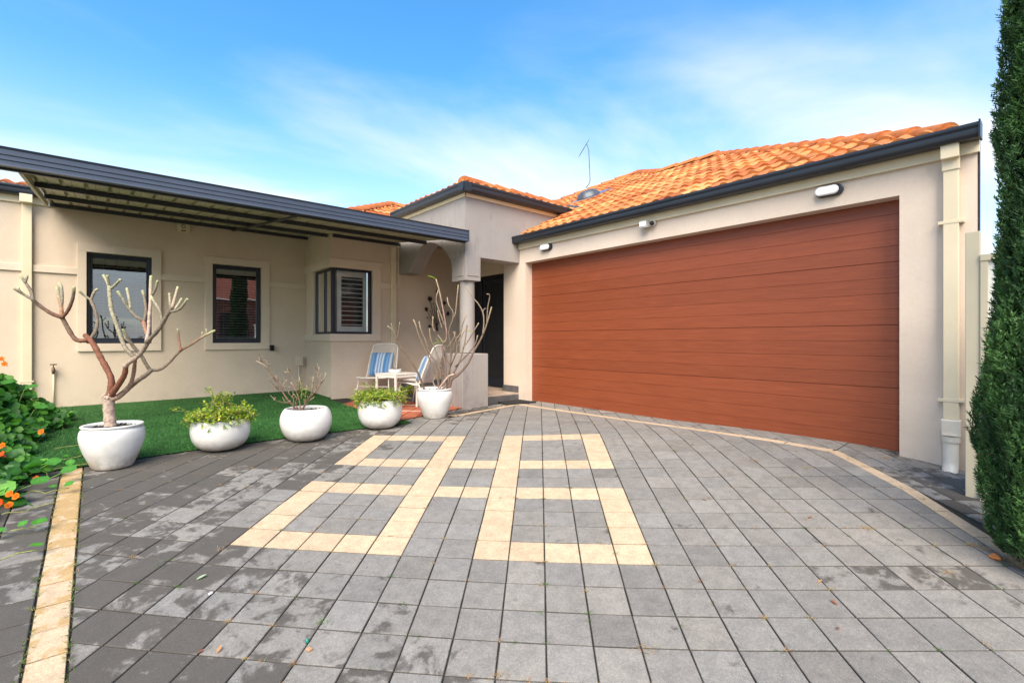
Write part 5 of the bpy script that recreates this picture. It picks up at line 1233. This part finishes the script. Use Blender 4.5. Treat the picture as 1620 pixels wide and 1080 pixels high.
# ------------------------------------------------------------------ terrace furniture
def wire_chair(loc,yaw,label):
    """lounge chair of bent rod with woven back and seat; local +x is forward"""
    t=thing('wire_chair',label,'chair',loc,yaw,'white wire chairs on the terrace'); c=t.location.copy(); R=Matrix.Rotation(yaw,4,'Z')
    W=lambda x,y,z: c+R@Vector((x,y,z))
    w=.25
    mb=MB()
    back=[(-.02,.34),(-.10,.50),(-.18,.68),(-.26,.86)]      # x,z of back edge
    for s in (-1,1):
        mb.tube(smooth_pts([W(.30,s*w,.37),W(.12,s*w,.36),W(-.05,s*w,.34),W(-.13,s*w*.98,.52),W(-.21,s*w*.93,.72),W(-.27,s*w*.86,.86)],[1]*6,4)[0],.011,8)
    mb.tube(smooth_pts([W(-.27,-w*.86,.86),W(-.285,-w*.5,.895),W(-.285,w*.5,.895),W(-.27,w*.86,.86)],[1]*4,4)[0],.011,8)
    mb.tube(smooth_pts([W(.30,-w,.37),W(.345,-w*.7,.365),W(.345,w*.7,.365),W(.30,w,.37)],[1]*4,4)[0],.011,8); mb.build('frame',M['white_metal'],t,smooth=True)
    for s in (-1,1):
        mb=MB(); mb.tube([W(.22,s*w,.355),W(.29,s*(w+.03),.0)],.010,8); mb.build('leg',M['white_metal'],t,smooth=True)
        mb=MB(); mb.tube([W(-.06,s*w,.34),W(-.20,s*(w+.03),.0)],.010,8); mb.build('leg',M['white_metal'],t,smooth=True)
    mb=MB(); mb.tube([W(.25,-w,.22),W(.25,w,.22)],.007,6); mb.build('stretcher',M['white_metal'],t,smooth=True)
    mb=MB()
    for k in range(22): y=-w+.02+k*(2*w-.04)/21; mb.tube([W(.33,y,.364),W(.12,y,.352),W(-.04,y,.345)],.0035,4,cap=False)
    for k in range(14): x=-.02+k*.026; mb.tube([W(x,-w,.35+.04*x),W(x,w,.35+.04*x)],.0035,4,cap=False)
    mb.build('woven_seat',M['white_metal'],t,smooth=True); mb=MB()
    for k in range(24):
        q=k/23; y=-w+.015+q*(2*w-.03); mb.tube([W(-.05,y,.345),W(-.13,y*.98,.52),W(-.21,y*.93,.72),W(-.28,y*.86,.885)],.0035,4,cap=False)
    for k in range(24):
        z=.38+k*.021; x=-.05-(z-.345)*.43; ww=w*(1-.14*(z-.35)/.5); mb.tube([W(x,-ww,z),W(x,ww,z)],.0035,4,cap=False)
    mb.build('woven_back',M['white_metal'],t,smooth=True)
    return t,W
def cushion(W,label):
    mb=MB(); N=16; vs=[];cols=[]
    for side in (1,-1):
        for i in range(N+1):
            for j in range(N+1):
                u=(i/N-.5)*2; v=(j/N-.5)*2; th=.065*((1-u**4)*(1-v**4))**.5*(1+.05*math.sin(u*7+v*3)); k=1-.06*(u*u*v*v)
                x=-.055-.17*(v*k*.5+.5)*1.0; z=.375+.38*(v*k*.5+.5); nx,nz=.91,.41
                p=W(x+nx*(side*th+.075),u*.205*k*(1-.05*(1-abs(v))),z+nz*(side*th+.0)); vs.append(p)
                st=(u*.5+.5)*9; s=abs((st%1)-.5); cols.append((.62,.66,.70) if s<.13 else ((.18,.36,.55) if s<.24 else (.075,.215,.44)))
    fs=[]
    for b in (0,(N+1)**2):
        for i in range(N):
            for j in range(N): a=b+i*(N+1)+j; fs.append((a,a+1,a+N+2,a+N+1) if b else (a,a+N+1,a+N+2,a+1))
    mb.add(vs,fs,cols); o=mb.build('cushion',M['cushion'],None,smooth=True,recalc=False,loc=W(0,0,.4)); tag(o,label,'cushion','blue striped cushions on the chairs')
    return o
def furniture():
    g=.017
    c=at(600,600,7.95); z=gz(c.x,c.y)+g; yaw=math.atan2(-.55,-.62)
    t,W=wire_chair((c.x,c.y,z),yaw,'white wire lounge chair against the bay wall, left of the table'); cushion(W,'blue and white striped cushion facing the camera on the left chair')
    c=at(668,600,7.12); z=gz(c.x,c.y)+g; yaw=math.atan2(ry*-1+.0,rx*-1)-.25
    t,W=wire_chair((c.x,c.y,z),yaw,'white wire lounge chair seen from the side between the table and the column'); cushion(W,'blue and white striped cushion seen edge on in the right chair')
    c=at(628,600,6.95); z=gz(c.x,c.y)+g; H=.50; t=thing('side_table','small square white metal table between the two wire chairs','table',(c.x,c.y,z),0)
    yaw=math.radians(14); R=Matrix.Rotation(yaw,4,'Z'); C=Vector((c.x,c.y,z)); W=lambda x,y,q:C+R@Vector((x,y,q)); a=.20
    mb=MB(); mb.obox(W(0,0,H-.008),R@Vector((1,0,0)),R@Vector((0,1,0)),(0,0,1),a+.015,a+.015,.008); mb.build('table_top',M['white_metal'],t,bevel=.004)
    mb=MB()
    for s in (-1,1): mb.obox(W(0,s*a,H-.036),R@Vector((1,0,0)),R@Vector((0,1,0)),(0,0,1),a-.014,.010,.0195); mb.obox(W(s*a,0,H-.036),R@Vector((0,1,0)),R@Vector((1,0,0)),(0,0,1),a-.014,.010,.0195)
    mb.build('apron',M['white_metal'],t,bevel=.003)
    for i in (-1,1):
        for j in (-1,1): mb=MB(); mb.obox(W(i*a,j*a,(H-.017)/2),R@Vector((1,0,0)),R@Vector((0,1,0)),(0,0,1),.013,.013,(H-.017)/2); mb.build('leg',M['white_metal'],t,bevel=.003)
    p=W(-.01,.03,H); t=thing('succulent_bowl','shallow white bowl standing on the terrace table','bowl',p)
    mb=MB(); mb.lathe([(.001,0),(.068,0),(.078,.006),(.088,.03),(.090,.055),(.084,.055),(.080,.04),(.001,.038)],p,32); mb.build('bowl_body',M['pot'],t,smooth=True,angle=40)
    t=thing('succulent','small dark red succulent in the bowl on the terrace table','succulent',p+Vector((0,0,.04))); mb=MB()
    for k in range(60):
        a_=random.random()*6.28; rr=random.random()*.06; leaf_blade(mb,p+Vector((rr*math.cos(a_),rr*math.sin(a_),.04)),(math.cos(a_)*.6,math.sin(a_)*.6,random.uniform(.3,1)),random.uniform(.02,.045),.013,(.22,.045,.04) if random.random()<.7 else (.10,.16,.05))
    mb.build('rosette_leaves',M['leaf'],t,recalc=False,smooth=True)
    # dark tub with a yellow green plant behind the right chair
    c=at(655,610,7.75); z=gz(c.x,c.y)+g; t=thing('dark_plant_tub','low dark tub behind the right terrace chair','pot',(c.x,c.y,z)); mb=MB(); mb.lathe([(.001,0),(.11,0),(.14,.13),(.13,.13),(.12,.10),(.001,.10)],(c.x,c.y,z),28); mb.build('tub_body',M['tile_dark'],t,smooth=True,angle=40)
    P=Vector((c.x,c.y,z+.1)); mound_plant(P,'yellow green plant in the dark tub behind the right chair',.20,.10,(0,0,.02),90,.1,9)
furniture()
# ------------------------------------------------------------------ litter and weeds on the paving
def litter():
    r=random.Random(5)
    L=[(1087,655),(1165,605+200),(1161,815),(975,723),(1247,858),(1283,820),(1105,763),(1048,782),(1113,792),(686,793),(1155,813),(1325,968),(1328,996),(1100,921),(957,707),(1222,729),(1065,690),(1092,700),(948,757),(1262,722)]
    for i,(px,py) in enumerate([(975,752),(967,695),(1091,696),(1096,704),(1087,690),(1155,813),(1119,787),(1278,820),(1247,858),(1276,823),(687,792),(1104,921),(1326,993),(1325,958),(1294,923),(312,1035),(1066,712),(1137,683),(1232,795),(1118,792)]):
        t=(px-810)/F; z=0
        for _ in range(25):
            d=(CZ-z)*F/(py-HY); p=at(px,py,d); z=gz(p.x,p.y)
        mb=MB(); a=r.random()*6.28; Lf=r.uniform(.018,.038) if py>750 else .03
        leaf_blade(mb,Vector((p.x,p.y,z+.006)),(math.cos(a),math.sin(a),.12),Lf,Lf*.35,r.choice([(.42,.17,.06),(.36,.12,.05),(.50,.30,.14),(.30,.15,.07)]),droop=-.1)
        o=mb.build('fallen_leaf',M['leaf'],None,recalc=False,smooth=True,loc=(p.x,p.y,z)); tag(o,'tiny curled brown fallen leaf lying on the grey pavers','leaf','fallen leaves on the driveway')
    def gp(px,py):
        z=0
        for _ in range(25):
            d=(CZ-z)*F/(py-HY); p=at(px,py,d); z=gz(p.x,p.y)
        return Vector((p.x,p.y,z))
    p=gp(311,918); mb=MB(); leaf_blade(mb,p+Vector((0,0,.006)),(.9,.2,.1),.045,.022,(.45,.55,.36),droop=-.1); o=mb.build('fallen_leaf',M['leaf'],None,recalc=False,smooth=True,loc=p); tag(o,'pale green leaf lying alone on the stained dark pavers','leaf')
    p=gp(333,940); mb=MB(); mb.obox(p+Vector((0,0,.006)),(1,.5,.1),(-.5,1,0),(0,0,1),.008,.005,.003); o=mb.build('paper_scrap',M['diffuser'],None,loc=p); tag(o,'tiny white paper scrap on the dark pavers right of the pale green leaf','paper scrap')
    p=gp(486,1016); mb=MB(); mb.lathe([(.001,0),(.007,.0),(.009,.008),(.004,.018),(.001,.019)],p,12); o=mb.build('green_bottle_cap',plain('teal_plastic',(.02,.18,.14),.3),None,smooth=True,loc=p); tag(o,'small teal plastic cap on the pavers near the bottom edge','cap')
    p=gp(489,1028); mb=MB(); mb.obox(p+Vector((0,0,.005)),(1,.3,0),(-.3,1,0),(0,0,1),.009,.012,.004); o=mb.build('bark_chip',plain('wood_chip',(.45,.25,.14),.8),None,loc=p,bevel=.002); tag(o,'small brown bark chip just below the teal cap','bark chip')
    p=gp(343,1034); mb=MB(); leaf_blade(mb,p+Vector((0,0,.006)),(.6,.6,.2),.03,.014,(.55,.28,.12),droop=-.2); o=mb.build('fallen_leaf',M['leaf'],None,recalc=False,smooth=True,loc=p); tag(o,'orange brown leaf on the dark pavers at the bottom left','leaf')
    # dry needles and moss in the joints: nobody could count them
    mb=MB()
    def tuft(x,y,n,s,cols,flat=.3):
        z=gz(x,y)
        for k in range(n):
            a=r.random()*6.28; q=Vector((x+r.gauss(0,s*.5),y+r.gauss(0,s*.5),z+.001)); c=r.choice(cols); d=Vector((math.cos(a),math.sin(a),r.uniform(.05,flat))).normalized(); l=r.uniform(.010,.034); w=Vector((-d.y,d.x,0)).normalized()*.0013
            mb.add([q-w,q+w,q+d*l],[(0,1,2)],tuple(v*r.uniform(.7,1.2) for v in c))
    DRY=[(.50,.34,.17),(.42,.26,.12),(.58,.42,.24)]; GRN=[(.10,.20,.03),(.16,.24,.04),(.07,.14,.03)]
    for u in range(-8,30):
        for v in range(-8,22):
            x,y=uv2w(u,v)
            if x<-.05 or x>4.85 or y<.0: continue
            if r.random()<.30: tuft(x,y,r.randint(4,22),.014,DRY if r.random()<.72 else GRN)
            if r.random()<.25:
                q=r.random(); x2,y2=uv2w(u+q,v) if r.random()<.5 else uv2w(u,v+q); tuft(x2,y2,r.randint(4,12),.018,DRY if r.random()<.7 else GRN)
    for px,py,n in ((1190,728,60),(1400,724,50),(1275,740,50),(1370,835,60),(1540,862,90),(1500,905,40),(1590,885,120),(1610,895,120),(1560,868,80),(510,985,30),(655,1007,20),(350,868,25),(790,1068,40),(1020,1025,30)):
        p=gp(px,py); tuft(p.x,p.y,n,.04,DRY if px!=510 and px!=655 else GRN,.6)
    for k in range(220):
        y=r.uniform(1.9,5.1); x=r.choice((-.215,-.088)); tuft(x+r.gauss(0,.006),y,5,.012,GRN+DRY[:1],.8)
    o=mb.build('weeds_and_needles',M['leaf'],None,recalc=False); tag(o,'dry needles, moss and tiny weeds caught in the paving joints','weeds',kind='stuff')
litter()
# ------------------------------------------------------------------ neighbour's house across the drive (seen only in the window reflections)
def neighbour():
    t=thing('neighbour_house','red brick house across the drive behind the camera, mirrored in the second window','house',(6.2,-8.5,-.12))
    mb=MB(); wall_holes(mb,'y',-8.5,-.25,3.2,10.5,-.2,3.0,[(4.55,5.75,.1,2.3),(7.3,8.9,.9,2.2)]); mb.build('wall',M['brick'],t,recalc=False)
    mb=MB(); mb.box(3.2,-12.5,-.2,3.45,-8.76,3.0); mb.box(10.25,-12.5,-.2,10.5,-8.76,3.0); mb.build('wall',M['brick'],t)
    for a,b,p,q in ((4.55,5.75,.1,2.3),(7.3,8.9,.9,2.2)):
        mb=MB(); mb.box(a,-8.66,p,b,-8.60,q); mb.build('window',M['door'],t)
    mb=MB(); mb.box(3.0,-7.9,-.2,6.6,-7.75,.95); mb.build('balcony_wall',M['wall_pale'],t)
    mb=MB(); mb.add([(2.7,-8.0,3.0),(11,-8.0,3.0),(11,-11,4.4),(2.7,-11,4.4)],[(0,1,2,3)],(.40,.10,.05)); mb.build('roof',M['rooftile'],t,recalc=False)
neighbour()
print('objects',len(bpy.data.objects))
